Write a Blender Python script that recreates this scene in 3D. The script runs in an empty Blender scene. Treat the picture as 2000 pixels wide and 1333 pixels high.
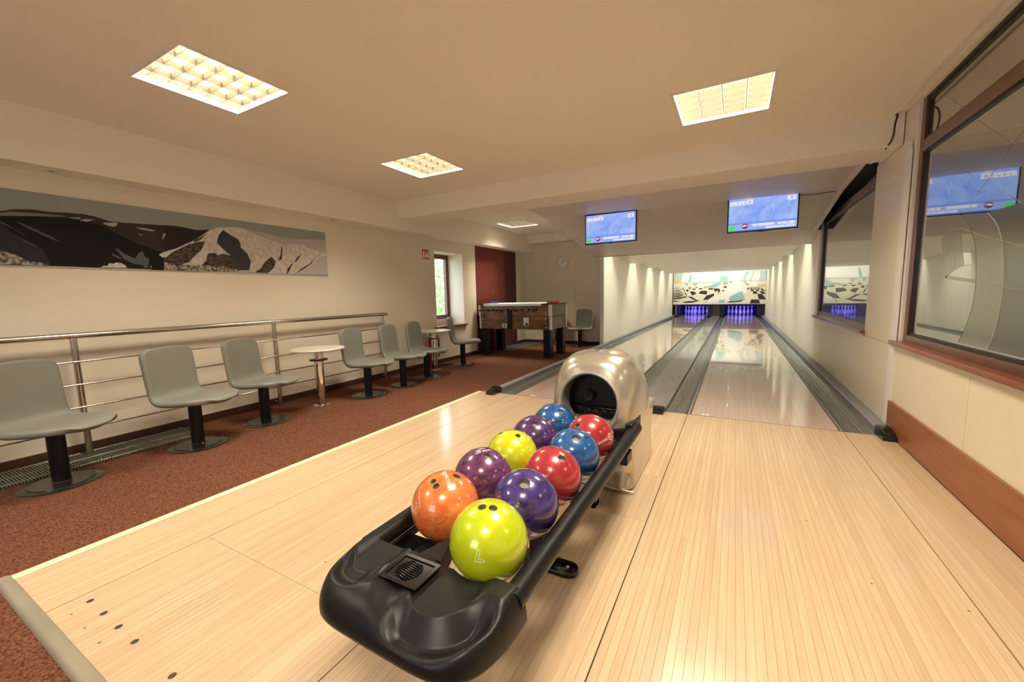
import bpy, bmesh, math, random
from mathutils import Vector, Matrix
random.seed(7)
PI = math.pi
scene = bpy.context.scene
COL = scene.collection
# ------------------------------------------------------------------ camera
cam_d = bpy.data.cameras.new('camera'); cam = bpy.data.objects.new('camera', cam_d); COL.objects.link(cam)
yaw, pit, rol = math.radians(28.86), math.radians(-6.55), math.radians(-1.28)
F = Vector((-math.sin(yaw)*math.cos(pit), math.cos(yaw)*math.cos(pit), math.sin(pit)))
R0 = Vector((math.cos(yaw), math.sin(yaw), 0)); U0 = R0.cross(F)
RR = R0*math.cos(rol) + U0*math.sin(rol); UU = U0*math.cos(rol) - R0*math.sin(rol)
mw = Matrix((RR, UU, -F)).transposed().to_4x4(); mw.translation = (-0.218, -3.868, 1.108)
cam.matrix_world = mw
cam_d.sensor_width = 36; cam_d.lens = 36*790.3/2000; cam_d.clip_start = 0.02; cam_d.clip_end = 200
scene.camera = cam
# ------------------------------------------------------------------ world, exposure
world = bpy.data.worlds.new('world'); scene.world = world; world.use_nodes = True
wn = world.node_tree.nodes; wl = world.node_tree.links
bgn = wn['Background']; bgn.inputs[0].default_value = (0.80, 0.90, 1.0, 1); bgn.inputs[1].default_value = 6.5
vs = scene.view_settings
vs.view_transform = 'Standard'; vs.look = 'None'; vs.gamma = 1; vs.use_curve_mapping = False; vs.exposure = -0.12
LAMP_W, TUN_W, UV_W = 50.0, 60.0, 46.0
WARM = (1.0, 0.875, 0.685); TUNC = (1.0, 0.95, 0.78)
def area(name, loc, rot, sx, sy, watts, col, spread=180):
    d = bpy.data.lights.new(name, 'AREA'); d.shape = 'RECTANGLE'; d.size = sx; d.size_y = sy; d.energy = watts; d.color = col
    d.spread = math.radians(spread)
    o = bpy.data.objects.new(name, d); COL.objects.link(o); o.location = loc; o.rotation_euler = rot
    return o
def portal(name, loc, rot, sx, sy):
    o = area(name, loc, rot, sx, sy, 1, (1, 1, 1)); o.data.cycles.is_portal = True; return o
sd = bpy.data.lights.new('sun', 'SUN'); sd.energy = 2.5; sd.angle = math.radians(14); sd.color = (1, .97, .92)
so = bpy.data.objects.new('sun', sd); COL.objects.link(so); so.rotation_euler = Vector((.7, .25, -1.15)).to_track_quat('-Z', 'Y').to_euler()
portal('window_portal', (-4.90, 1.79, 1.22), (0, -PI/2, 0), 1.2, 0.75)
portal('rear_window_portal', (-1.5, -6.60, 1.55), (PI/2, 0, 0), 1.5, 1.4)
# ------------------------------------------------------------------ materials
MATS = {}
def mat(name, col, rough=0.5, metal=0.0, spec=0.5, coat=0.0, emit=None, estr=1.0, noise=None, bump=None, world_co=False, ior=None, coatr=0.05):
    """noise=(colour2, scale(x,y,z), detail, contrast)  bump=(scale(x,y,z), strength, distance)"""
    m = bpy.data.materials.new(name); m.use_nodes = True; MATS[name] = m
    nt = m.node_tree; N = nt.nodes; L = nt.links; p = N['Principled BSDF']
    p.inputs['Base Color'].default_value = (*col, 1); p.inputs['Roughness'].default_value = rough
    p.inputs['Metallic'].default_value = metal; p.inputs['Specular IOR Level'].default_value = spec
    p.inputs['Coat Weight'].default_value = coat; p.inputs['Coat Roughness'].default_value = coatr
    if ior: p.inputs['IOR'].default_value = ior
    if emit: p.inputs['Emission Color'].default_value = (*emit, 1); p.inputs['Emission Strength'].default_value = estr
    def co():
        if world_co:
            return N.new('ShaderNodeNewGeometry').outputs['Position']
        return N.new('ShaderNodeTexCoord').outputs['Object']
    def tex(scale, detail):
        mp = N.new('ShaderNodeMapping'); mp.inputs['Scale'].default_value = scale; L.new(co(), mp.inputs['Vector'])
        t = N.new('ShaderNodeTexNoise'); t.inputs['Scale'].default_value = 1; t.inputs['Detail'].default_value = detail; L.new(mp.outputs[0], t.inputs['Vector'])
        return t.outputs['Fac']
    if noise:
        c2, sc, det, con = noise
        r = N.new('ShaderNodeValToRGB'); r.color_ramp.elements[0].position = 0.5-con; r.color_ramp.elements[1].position = 0.5+con
        r.color_ramp.elements[0].color = (*col, 1); r.color_ramp.elements[1].color = (*c2, 1)
        L.new(tex(sc, det), r.inputs[0]); L.new(r.outputs[0], p.inputs['Base Color'])
    if bump:
        sc, st, di = bump
        b = N.new('ShaderNodeBump'); b.inputs['Strength'].default_value = st; b.inputs['Distance'].default_value = di
        L.new(tex(sc, 3), b.inputs['Height']); L.new(b.outputs[0], p.inputs['Normal'])
    return m
WALLC = (0.77, 0.70, 0.58)
mat('wall', WALLC, .75, noise=((0.74, 0.67, 0.55), (1.2, 1.2, 1.2), 3, .25), bump=((90, 90, 90), .05, .002), world_co=True)
mat('ceiling', (0.86, 0.80, 0.70), .8, noise=((0.84, 0.78, 0.68), (.8, .8, .8), 3, .25), world_co=True)
mat('soffit', (0.85, 0.79, 0.69), .8)
mat('laminate', (0.76, 0.69, 0.53), .38, noise=((0.73, 0.66, 0.50), (3, 3, 3), 4, .2), world_co=True)
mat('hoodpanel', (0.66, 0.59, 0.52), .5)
mat('tunnel', (0.80, 0.79, 0.70), .42)
mat('white_trim', (0.78, 0.75, 0.70), .4)
mat('carpet', (0.070, 0.023, 0.012), .95, spec=.1, noise=((0.19, 0.082, 0.048), (130, 130, 130), 4, .13), bump=((200, 200, 200), .9, .004), world_co=True)
mat('skirting', (0.055, 0.02, 0.014), .5)
mat('threshold', (0.80, 0.66, 0.44), .35)
mat('threshold_metal', (0.40, 0.36, 0.27), .35, metal=.4, noise=((0.33, 0.31, 0.25), (5, 5, 5), 3, .2), world_co=True)
mat('lane', (0.50, 0.375, 0.325), .12, spec=.5, coat=.7, noise=((0.55, 0.42, 0.365), (37, .35, 1), 2, .12), world_co=True, coatr=.03)
mat('gutter', (0.085, 0.087, 0.078), .16, noise=((0.15, 0.152, 0.135), (70, .8, 30), 3, .2), bump=((45, 2.2, 20), .35, .012), world_co=True)
mat('gutter_cap', (0.23, 0.23, 0.24), .45)
mat('track', (0.23, 0.23, 0.24), .16, noise=((0.18, 0.18, 0.19), (8, 2, 8), 4, .2), world_co=True, coat=.3)
mat('subfloor', (0.02, 0.02, 0.02), .9)
mat('black_plastic', (0.006, 0.006, 0.0065), .40, spec=.32, bump=((500, 500, 500), .10, .0006))
mat('black_gloss', (0.008, 0.008, 0.009), .12, spec=.6)
mat('black_metal', (0.008, 0.008, 0.008), .35, spec=.3)
mat('base_metal', (0.035, 0.034, 0.03), .22, metal=.4)
mat('hole_liner', (0.20, 0.185, 0.15), .6)
mat('hole_dark', (0.02, 0.02, 0.02), .6)
mat('silver', (0.60, 0.56, 0.47), .27, metal=.7, coat=.5)
mat('chrome', (0.72, 0.70, 0.66), .08, metal=1)
mat('steel', (0.56, 0.53, 0.48), .22, metal=1, bump=((900, 900, 4), .05, .0005))
mat('chair', (0.195, 0.195, 0.170), .42, spec=.45)
mat('table_top', (0.66, 0.62, 0.52), .3)
mat('grille', (0.32, 0.31, 0.25), .4, metal=.6)
mat('redwood', (0.125, 0.035, 0.016), .3, noise=((0.085, 0.022, 0.010), (3, 60, 60), 4, .25), world_co=True, coat=.3)
mat('sillwood', (0.27, 0.075, 0.03), .28, noise=((0.19, 0.05, 0.02), (30, 2, 30), 4, .25), world_co=True, coat=.3)
mat('baseboard_wood', (0.34, 0.125, 0.048), .36, noise=((0.24, 0.08, 0.028), (20, 2.2, 26), 5, .22), world_co=True)
mat('dark_seal', (0.015, 0.012, 0.010), .4)
mat('red_paint', (0.115, 0.015, 0.009), .7)
mat('red_pattern', (0.145, 0.027, 0.016), .7, noise=((0.10, 0.014, 0.008), (9, 16, 16), 4, .08), world_co=True)
mat('red_dark', (0.055, 0.010, 0.007), .7)
mat('foos_wood', (0.25, 0.125, 0.042), .4, noise=((0.085, 0.038, 0.015), (5, 5, 9), 6, .16), world_co=True)
mat('foos_side', (0.24, 0.18, 0.135), .45, noise=((0.17, 0.125, 0.095), (6, 6, 6), 5, .2), world_co=True)
mat('aluminium', (0.70, 0.68, 0.63), .35, metal=.3)
mat('white_plastic', (0.80, 0.79, 0.75), .4)
mat('pin_white', (0.85, 0.84, 0.85), .2)
mat('pin_red', (0.65, 0.03, 0.05), .3)
mat('sign_red', (0.55, 0.035, 0.02), .5)
mat('ink', (0.012, 0.011, 0.010), .6)
mat('print_white', (0.88, 0.88, 0.86), .5)
mat('louvre', (0.26, 0.24, 0.18), .35, metal=.6)
mat('lightbox', (0.9, 0.88, 0.82), .5)
mat('blue_box', (0.05, 0.10, 0.32), .5)
mat('redbrown_box', (0.42, 0.07, 0.03), .5)
mat('cable', (0.01, 0.01, 0.012), .5)
mat('dot', (0.045, 0.03, 0.02), .5)
mat('mark_red', (0.40, 0.07, 0.03), .5)
mat('extinguisher_red', (0.45, 0.02, 0.012), .25)
mat('mat_grey', (0.20, 0.165, 0.11), .7)
mat('foliage', (0.26, 0.42, 0.16), .7, noise=((0.45, 0.60, 0.30), (8, 8, 8), 2, .2), world_co=True)
mat('stone', (0.6, 0.6, 0.62), .9, noise=((0.25, 0.25, 0.25), (9, 9, 9), 3, .15), world_co=True)
mat('ground', (0.25, 0.26, 0.16), .95)
def mat_wood():
    m = bpy.data.materials.new('maple'); m.use_nodes = True; MATS['maple'] = m
    N = m.node_tree.nodes; L = m.node_tree.links; p = N['Principled BSDF']
    pos = N.new('ShaderNodeNewGeometry').outputs['Position']; oi = N.new('ShaderNodeObjectInfo')
    def nz(sc, det, off=False):
        mp = N.new('ShaderNodeMapping'); mp.inputs['Scale'].default_value = sc; L.new(pos, mp.inputs['Vector'])
        t = N.new('ShaderNodeTexNoise'); t.inputs['Detail'].default_value = det; t.inputs['Scale'].default_value = 1
        if off:
            cb = N.new('ShaderNodeCombineXYZ'); ml = N.new('ShaderNodeMath'); ml.operation = 'MULTIPLY'; ml.inputs[1].default_value = 37
            L.new(oi.outputs['Random'], ml.inputs[0]); L.new(ml.outputs[0], cb.inputs[1]); L.new(cb.outputs[0], mp.inputs['Location'])
        L.new(mp.outputs[0], t.inputs['Vector']); return t.outputs['Fac']
    r1 = N.new('ShaderNodeValToRGB'); L.new(nz((26, .9, 1), 4, True), r1.inputs[0])
    e = r1.color_ramp.elements; e[0].position = .25; e[1].position = .75
    e[0].color = (0.515, 0.370, 0.232, 1); e[1].color = (0.605, 0.462, 0.308, 1)
    r2 = N.new('ShaderNodeValToRGB'); L.new(nz((170, 4, 1), 5, True), r2.inputs[0])
    e = r2.color_ramp.elements; e[0].position = .35; e[1].position = .62; e[0].color = (0.91, 0.89, 0.86, 1); e[1].color = (1, 1, 1, 1)
    mx = N.new('ShaderNodeMix'); mx.data_type = 'RGBA'; mx.blend_type = 'MULTIPLY'; mx.inputs['Factor'].default_value = .8
    L.new(r1.outputs[0], mx.inputs['A']); L.new(r2.outputs[0], mx.inputs['B'])
    hs = N.new('ShaderNodeHueSaturation'); mr = N.new('ShaderNodeMapRange'); mr.inputs['To Min'].default_value = .965; mr.inputs['To Max'].default_value = 1.03
    L.new(oi.outputs['Random'], mr.inputs['Value']); L.new(mr.outputs[0], hs.inputs['Value']); L.new(mx.outputs['Result'], hs.inputs['Color'])
    L.new(hs.outputs[0], p.inputs['Base Color'])
    p.inputs['Roughness'].default_value = .20; p.inputs['Specular IOR Level'].default_value = .5; p.inputs['Coat Weight'].default_value = .25; p.inputs['Coat Roughness'].default_value = .1
mat_wood()
def mat_ball(name, c1, c2, scale=5.0, dist=2.5, con=.18, rough=.12):
    m = bpy.data.materials.new(name); m.use_nodes = True; MATS[name] = m
    N = m.node_tree.nodes; L = m.node_tree.links; p = N['Principled BSDF']
    tc = N.new('ShaderNodeTexCoord'); mp = N.new('ShaderNodeMapping'); mp.inputs['Scale'].default_value = (scale*2.2, scale*1.2, scale*3.5); L.new(tc.outputs['Object'], mp.inputs['Vector'])
    t = N.new('ShaderNodeTexNoise'); t.inputs['Scale'].default_value = 1; t.inputs['Detail'].default_value = 5; t.inputs['Distortion'].default_value = dist
    L.new(mp.outputs[0], t.inputs['Vector']); r = N.new('ShaderNodeValToRGB'); L.new(t.outputs['Fac'], r.inputs[0])
    r.color_ramp.elements[0].position = .5-con; r.color_ramp.elements[1].position = .5+con
    r.color_ramp.elements[0].color = (*c1, 1); r.color_ramp.elements[1].color = (*c2, 1)
    L.new(r.outputs[0], p.inputs['Base Color']); p.inputs['Roughness'].default_value = rough+.15; p.inputs['Coat Weight'].default_value = 1; p.inputs['Coat Roughness'].default_value = rough*.4
    p.inputs['Metallic'].default_value = .15
def mat_glass_dark():
    m = bpy.data.materials.new('tinted_glass'); m.use_nodes = True; MATS['tinted_glass'] = m
    N = m.node_tree.nodes; L = m.node_tree.links; p = N['Principled BSDF']
    p.inputs['Base Color'].default_value = (0.012, 0.013, 0.012, 1); p.inputs['Roughness'].default_value = .2
    g = N.new('ShaderNodeBsdfGlossy'); g.inputs['Roughness'].default_value = .006; g.inputs['Color'].default_value = (0.93, 0.96, 0.93, 1)
    mx = N.new('ShaderNodeMixShader'); mx.inputs[0].default_value = .50
    L.new(p.outputs[0], mx.inputs[1]); L.new(g.outputs[0], mx.inputs[2]); L.new(mx.outputs[0], N['Material Output'].inputs[0])
    m2 = m.copy(); m2.name = 'frosted_glass'; MATS['frosted_glass'] = m2
    for n in m2.node_tree.nodes:
        if n.type == 'MIX_SHADER': n.inputs[0].default_value = .30
        if n.type == 'BSDF_GLOSSY': n.inputs['Roughness'].default_value = .12
        if n.type == 'BSDF_PRINCIPLED': n.inputs['Base Color'].default_value = (0.05, 0.05, 0.042, 1)
mat_glass_dark()
m3 = MATS['frosted_glass'].copy(); m3.name = 'frosted_dark'; MATS['frosted_dark'] = m3
for n in m3.node_tree.nodes:
    if n.type == 'MIX_SHADER': n.inputs[0].default_value = .14
mat('etched', (0.34, 0.34, 0.29), .4)
def mat_clear():
    m = bpy.data.materials.new('clear_glass'); m.use_nodes = True; MATS['clear_glass'] = m
    N = m.node_tree.nodes; L = m.node_tree.links
    t = N.new('ShaderNodeBsdfTransparent'); g = N.new('ShaderNodeBsdfGlossy'); g.inputs['Roughness'].default_value = .01
    mx = N.new('ShaderNodeMixShader'); mx.inputs[0].default_value = .06
    L.new(t.outputs[0], mx.inputs[1]); L.new(g.outputs[0], mx.inputs[2]); L.new(mx.outputs[0], N['Material Output'].inputs[0])
mat_clear()
def emat(name, c, s):
    m = bpy.data.materials.new(name); m.use_nodes = True; MATS[name] = m
    N = m.node_tree.nodes; L = m.node_tree.links; N.remove(N['Principled BSDF'])
    e = N.new('ShaderNodeEmission'); e.inputs[0].default_value = (*c, 1); e.inputs[1].default_value = s; L.new(e.outputs[0], N['Material Output'].inputs[0])
    return m
# ------------------------------------------------------------------ mesh builder
class MB:
    def __init__(s): s.v = []; s.f = []; s.mi = []
    def add(s, vs, fs, mi=0):
        o = len(s.v); s.v += [tuple(p) for p in vs]
        for q in fs: s.f.append([i+o for i in q]); s.mi.append(mi)
        return s
    def box(s, x0, x1, y0, y1, z0, z1, mi=0):
        v = [(x, y, z) for x in (x0, x1) for y in (y0, y1) for z in (z0, z1)]
        return s.add(v, [(0, 1, 3, 2), (4, 6, 7, 5), (0, 4, 5, 1), (2, 3, 7, 6), (0, 2, 6, 4), (1, 5, 7, 3)], mi)
    def cbox(s, c, d, mi=0, rz=0, rot=None):
        m = rot if rot else Matrix.Rotation(rz, 3, 'Z')
        v = [Vector(c) + m @ Vector((x*d[0]/2, y*d[1]/2, z*d[2]/2)) for x in (-1, 1) for y in (-1, 1) for z in (-1, 1)]
        return s.add(v, [(0, 1, 3, 2), (4, 6, 7, 5), (0, 4, 5, 1), (2, 3, 7, 6), (0, 2, 6, 4), (1, 5, 7, 3)], mi)
    def tube(s, path, r, seg=12, mi=0, caps=True):
        P = [Vector(p) for p in path]; n = len(P); rs = r if isinstance(r, (list, tuple)) else [r]*n
        up = None; vs = []; fs = []
        for i, p in enumerate(P):
            t = (P[min(i+1, n-1)] - P[max(i-1, 0)]).normalized()
            if up is None:
                up = Vector((0, 0, 1)) if abs(t.z) < .9 else Vector((1, 0, 0))
            a = t.cross(up).normalized(); up = a.cross(t).normalized()
            for k in range(seg):
                w = 2*PI*k/seg; vs.append(p + (a*math.cos(w) + up*math.sin(w))*rs[i])
        for i in range(n-1):
            for k in range(seg):
                k2 = (k+1) % seg; fs.append((i*seg+k, i*seg+k2, (i+1)*seg+k2, (i+1)*seg+k))
        if caps: fs.append(tuple(range(seg))[::-1]); fs.append(tuple(range((n-1)*seg, n*seg)))
        return s.add(vs, fs, mi)
    def lathe(s, prof, seg=24, c=(0, 0, 0), mi=0, axis='z'):
        vs = []; fs = []; n = len(prof)
        for r, z in prof:
            for k in range(seg):
                w = 2*PI*k/seg; a, b = r*math.cos(w), r*math.sin(w)
                q = (a, b, z) if axis == 'z' else ((z, a, b) if axis == 'x' else (a, z, b))
                vs.append((c[0]+q[0], c[1]+q[1], c[2]+q[2]))
        for i in range(n-1):
            for k in range(seg):
                k2 = (k+1) % seg; fs.append((i*seg+k, i*seg+k2, (i+1)*seg+k2, (i+1)*seg+k))
        if prof[0][0] > 1e-6: fs.append(tuple(range(seg))[::-1])
        if prof[-1][0] > 1e-6: fs.append(tuple(range((n-1)*seg, n*seg)))
        return s.add(vs, fs, mi)
    def prism(s, poly, a, b, axis='y', mi=0):
        """poly in the two other axes, extruded from a to b along axis"""
        def q(p, t): return (t, p[0], p[1]) if axis == 'x' else ((p[0], t, p[1]) if axis == 'y' else (p[0], p[1], t))
        n = len(poly); vs = [q(p, a) for p in poly] + [q(p, b) for p in poly]
        fs = [tuple(range(n)), tuple(range(2*n-1, n-1, -1))] + [(i, i+n, (i+1) % n+n, (i+1) % n) for i in range(n)]
        return s.add(vs, fs, mi)
    def slab(s, a0, a1, b0, b1, c0, c1, holes, axis='z', mi=0):
        """slab in plane (a,b), thickness c along axis, with rectangular holes (a0,a1,b0,b1)"""
        A = sorted({a0, a1} | {h[0] for h in holes} | {h[1] for h in holes}); B = sorted({b0, b1} | {h[2] for h in holes} | {h[3] for h in holes})
        for i in range(len(A)-1):
            for j in range(len(B)-1):
                ca, cb = (A[i]+A[i+1])/2, (B[j]+B[j+1])/2
                if not (a0 < ca < a1 and b0 < cb < b1): continue
                if any(h[0] < ca < h[1] and h[2] < cb < h[3] for h in holes): continue
                if axis == 'z': s.box(A[i], A[i+1], B[j], B[j+1], c0, c1, mi)
                elif axis == 'x': s.box(c0, c1, A[i], A[i+1], B[j], B[j+1], mi)
                else: s.box(A[i], A[i+1], c0, c1, B[j], B[j+1], mi)
        return s
    def profile(s, pts, y0, y1, mi=0):
        n = len(pts); vs = [(x, y0, z) for x, z in pts] + [(x, y1, z) for x, z in pts]
        return s.add(vs, [(i, i+1, i+1+n, i+n) for i in range(n-1)], mi)
    def build(s, name, mats, parent=None, smooth=None, bevel=0, world=False, fixn=True, tri=False):
        me = bpy.data.meshes.new(name)
        if isinstance(mats, str): mats = [mats]
        off = Vector((0, 0, 0))
        if parent is None and s.v:
            xs = [p[0] for p in s.v]; ys = [p[1] for p in s.v]; zs = [p[2] for p in s.v]
            off = Vector(((min(xs)+max(xs))/2, (min(ys)+max(ys))/2, min(zs)))
        elif world: off = WORLD_LOC(parent)
        me.from_pydata([(p[0]-off.x, p[1]-off.y, p[2]-off.z) for p in s.v], [], s.f)
        for mn in mats: me.materials.append(MATS[mn])
        me.polygons.foreach_set('material_index', s.mi)
        if bevel or fixn:
            bm = bmesh.new(); bm.from_mesh(me)
            if bevel:
                bmesh.ops.remove_doubles(bm, verts=bm.verts, dist=1e-6)
                bmesh.ops.recalc_face_normals(bm, faces=bm.faces)
                es = [e for e in bm.edges if len(e.link_faces) == 2 and e.calc_face_angle(0) > .5]
                bmesh.ops.bevel(bm, geom=es, offset=bevel, segments=2, profile=.6, affect='EDGES', clamp_overlap=True)
            bmesh.ops.recalc_face_normals(bm, faces=bm.faces)
            bm.to_mesh(me); bm.free()
        if smooth is not None:
            me.polygons.foreach_set('use_smooth', [True]*len(me.polygons)); me.set_sharp_from_angle(angle=math.radians(smooth))
        o = bpy.data.objects.new(name, me); COL.objects.link(o)
        if parent is None: o.location = off
        else: o.parent = parent
        return o
LOC = {}
def WORLD_LOC(o):
    v = Vector(o.location)
    while o.parent: o = o.parent; v += Vector(o.location)
    return v
def tag(o, label, cat, group=None, kind=None):
    o['label'] = label; o['category'] = cat
    if group: o['group'] = group
    if kind: o['kind'] = kind
    return o
def thing(name, label, cat, loc=(0, 0, 0), rz=0, group=None, kind=None):
    o = bpy.data.objects.new(name, None); COL.objects.link(o); o.location = loc; o.rotation_euler = (0, 0, rz); o.empty_display_size = .05
    return tag(o, label, cat, group, kind)
def dup(root, loc, rz, label, group=None, scale=None):
    r = root.copy(); COL.objects.link(r); r.location = loc; r.rotation_euler = (0, 0, rz); r['label'] = label
    if group: r['group'] = group
    for ch in list(root.children):
        c = ch.copy(); COL.objects.link(c); c.parent = r
        for g in list(ch.children):
            d = g.copy(); COL.objects.link(d); d.parent = c
    return r
def struct(o, label, cat): return tag(o, label, cat, kind='structure')
def text_mesh(txt, size):
    cu = bpy.data.curves.new('t', 'FONT'); cu.body = txt; cu.size = size; cu.align_x = 'CENTER'; cu.align_y = 'CENTER'; cu.resolution_u = 3
    ob = bpy.data.objects.new('t', cu); COL.objects.link(ob)
    me = ob.to_mesh(); vs = [tuple(v.co) for v in me.vertices]; fs = [tuple(p.vertices) for p in me.polygons]
    ob.to_mesh_clear(); bpy.data.objects.remove(ob); bpy.data.curves.remove(cu)
    return vs, fs
# ---- flat print shapes (metres on the picture / masking panel / pane)
PIC=[
 ('far',[(-3.068,1.733),(-3.012,1.756),(-2.924,1.769),(-2.853,1.766),(-2.769,1.773),(-2.681,1.778),(-2.609,1.771),(-2.525,1.745),(-2.424,1.747),(-2.145,1.764),(-1.892,1.745),(-1.926,1.397),(-3.106,1.378)]),
 ('mid',[(-2.181,1.764),(-2.096,1.768),(-1.932,1.753),(-1.836,1.769),(-1.941,1.662),(-2.207,1.493)]),
 ('tan',[(-3.069,1.722),(-3.025,1.738),(-2.879,1.747),(-2.754,1.749),(-2.798,1.739),(-2.921,1.724),(-3.071,1.704)]),
 ('snowg',[(-2.753,1.74),(-2.689,1.75),(-2.685,1.741),(-2.721,1.737)]),
 ('snowg',[(-2.7,1.727),(-2.667,1.742),(-2.607,1.746),(-2.641,1.732),(-2.66,1.72)]),
 ('snowg',[(-2.566,1.73),(-2.478,1.742),(-2.488,1.718),(-2.51,1.706),(-2.562,1.718)]),
 ('snowg',[(-2.375,1.717),(-2.321,1.72),(-2.243,1.713),(-2.267,1.701),(-2.328,1.706)]),
 ('snowg',[(-2.363,1.674),(-2.327,1.66),(-2.348,1.659)]),
 ('snowg',[(-2.194,1.688),(-2.175,1.697),(-2.181,1.671),(-2.204,1.637)]),
 ('black',[(-3.072,1.7),(-2.921,1.724),(-2.756,1.736),(-2.669,1.725),(-2.568,1.708),(-2.485,1.654),(-2.367,1.586),(-2.226,1.536),(-2.138,1.522),(-2.151,1.389),(-2.61,1.384),(-2.876,1.387),(-2.991,1.418),(-3.094,1.486)]),
 ('slate',[(-3.076,1.661),(-3.039,1.605),(-2.933,1.526),(-2.898,1.483),(-2.875,1.39),(-2.891,1.395),(-2.99,1.424),(-3.04,1.454),(-3.094,1.486)]),
 ('gray',[(-3.075,1.667),(-3.062,1.66),(-2.987,1.6),(-2.956,1.57),(-2.974,1.585),(-3.029,1.629),(-3.076,1.658)]),
 ('gray',[(-3.009,1.676),(-2.98,1.666),(-2.918,1.632),(-2.854,1.593),(-2.765,1.524),(-2.8,1.551),(-2.871,1.585),(-2.957,1.638)]),
 ('gray',[(-3.0,1.565),(-2.97,1.548),(-2.923,1.51),(-2.942,1.517),(-2.982,1.544)]),
 ('gray',[(-2.514,1.539),(-2.497,1.534),(-2.46,1.498),(-2.4,1.468),(-2.374,1.511),(-2.345,1.534),(-2.338,1.493),(-2.307,1.468),(-2.325,1.397),(-2.347,1.396),(-2.356,1.416),(-2.409,1.424),(-2.469,1.457)]),
 ('gray',[(-2.538,1.502),(-2.484,1.463),(-2.49,1.456),(-2.537,1.482)]),
 ('rock',[(-3.094,1.486),(-3.075,1.468),(-3.033,1.452),(-2.994,1.424),(-2.976,1.412),(-2.926,1.407),(-2.876,1.387),(-3.105,1.383)]),
 ('snow',[(-2.615,1.387),(-2.594,1.401),(-2.575,1.399),(-2.563,1.42),(-2.533,1.42),(-2.522,1.429),(-2.487,1.426),(-2.464,1.407),(-2.46,1.39)]),
 ('snow',[(-2.307,1.405),(-2.293,1.441),(-2.25,1.466),(-2.222,1.459),(-2.182,1.44),(-2.149,1.409),(-2.151,1.389),(-2.304,1.386)]),
 ('snow',[(-2.24,1.512),(-2.203,1.536),(-2.115,1.572),(-1.968,1.659),(-1.851,1.751),(-1.777,1.797),(-1.704,1.809),(-1.582,1.821),(-1.519,1.817),(-1.402,1.764),(-1.283,1.739),(-1.15,1.704),(-0.903,1.728),(-0.855,1.69),(-0.706,1.664),(-0.606,1.652),(-0.614,1.391),(-2.014,1.377),(-2.105,1.427),(-2.176,1.452),(-2.209,1.478)]),
 ('haze',[(-1.582,1.821),(-1.456,1.804),(-1.356,1.804),(-1.163,1.774),(-0.99,1.775),(-0.622,1.799),(-0.606,1.652),(-0.707,1.659),(-0.855,1.69),(-0.903,1.728),(-1.15,1.704),(-1.402,1.764)]),
 ('black',[(-2.298,1.445),(-2.207,1.493),(-2.104,1.434),(-1.949,1.435),(-1.955,1.38),(-2.305,1.378)]),
 ('rockd',[(-2.209,1.478),(-2.143,1.54),(-2.01,1.621),(-1.929,1.648),(-1.881,1.661),(-1.923,1.573),(-1.989,1.508),(-2.026,1.461),(-2.105,1.427),(-2.178,1.43),(-2.212,1.443)]),
 ('rockd',[(-1.871,1.547),(-1.814,1.559),(-1.787,1.537),(-1.757,1.555),(-1.676,1.545),(-1.636,1.41),(-1.799,1.411),(-1.936,1.435),(-1.891,1.484)]),
 ('slate2',[(-1.762,1.731),(-1.721,1.779),(-1.658,1.739),(-1.592,1.706),(-1.577,1.667),(-1.576,1.63),(-1.518,1.573),(-1.493,1.492),(-1.517,1.411),(-1.629,1.402),(-1.655,1.45),(-1.676,1.545),(-1.745,1.604),(-1.787,1.658)]),
 ('rockd',[(-1.469,1.387),(-1.398,1.437),(-1.348,1.509),(-1.282,1.561),(-1.236,1.515),(-1.265,1.443),(-1.333,1.388)]),
 ('rockd',[(-1.179,1.59),(-1.16,1.676),(-1.149,1.664),(-1.17,1.537),(-1.208,1.526)]),
 ('rockd',[(-1.131,1.386),(-1.117,1.441),(-1.074,1.488),(-1.043,1.508),(-1.077,1.452),(-1.111,1.395)]),
 ('rockd',[(-1.027,1.519),(-0.998,1.567),(-0.922,1.628),(-0.968,1.569),(-1.013,1.519)]),
 ('rockd',[(-1.029,1.394),(-0.959,1.448),(-0.849,1.51),(-0.756,1.602),(-0.828,1.511),(-0.939,1.439)]),
 ('pink',[(-1.024,1.394),(-0.939,1.439),(-0.829,1.501),(-0.701,1.596),(-0.608,1.622),(-0.614,1.391)]),
 ('rock',[(-2.211,1.45),(-2.177,1.441),(-2.13,1.425),(-2.061,1.429),(-1.962,1.442),(-1.917,1.425),(-1.881,1.444),(-1.813,1.418),(-1.753,1.441),(-1.711,1.415),(-1.605,1.399),(-1.461,1.39),(-2.219,1.377)]),
 ('rockd',[(-1.981,1.658),(-1.925,1.686),(-1.889,1.713),(-1.867,1.734),(-1.913,1.672),(-1.963,1.637)]),
]
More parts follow.
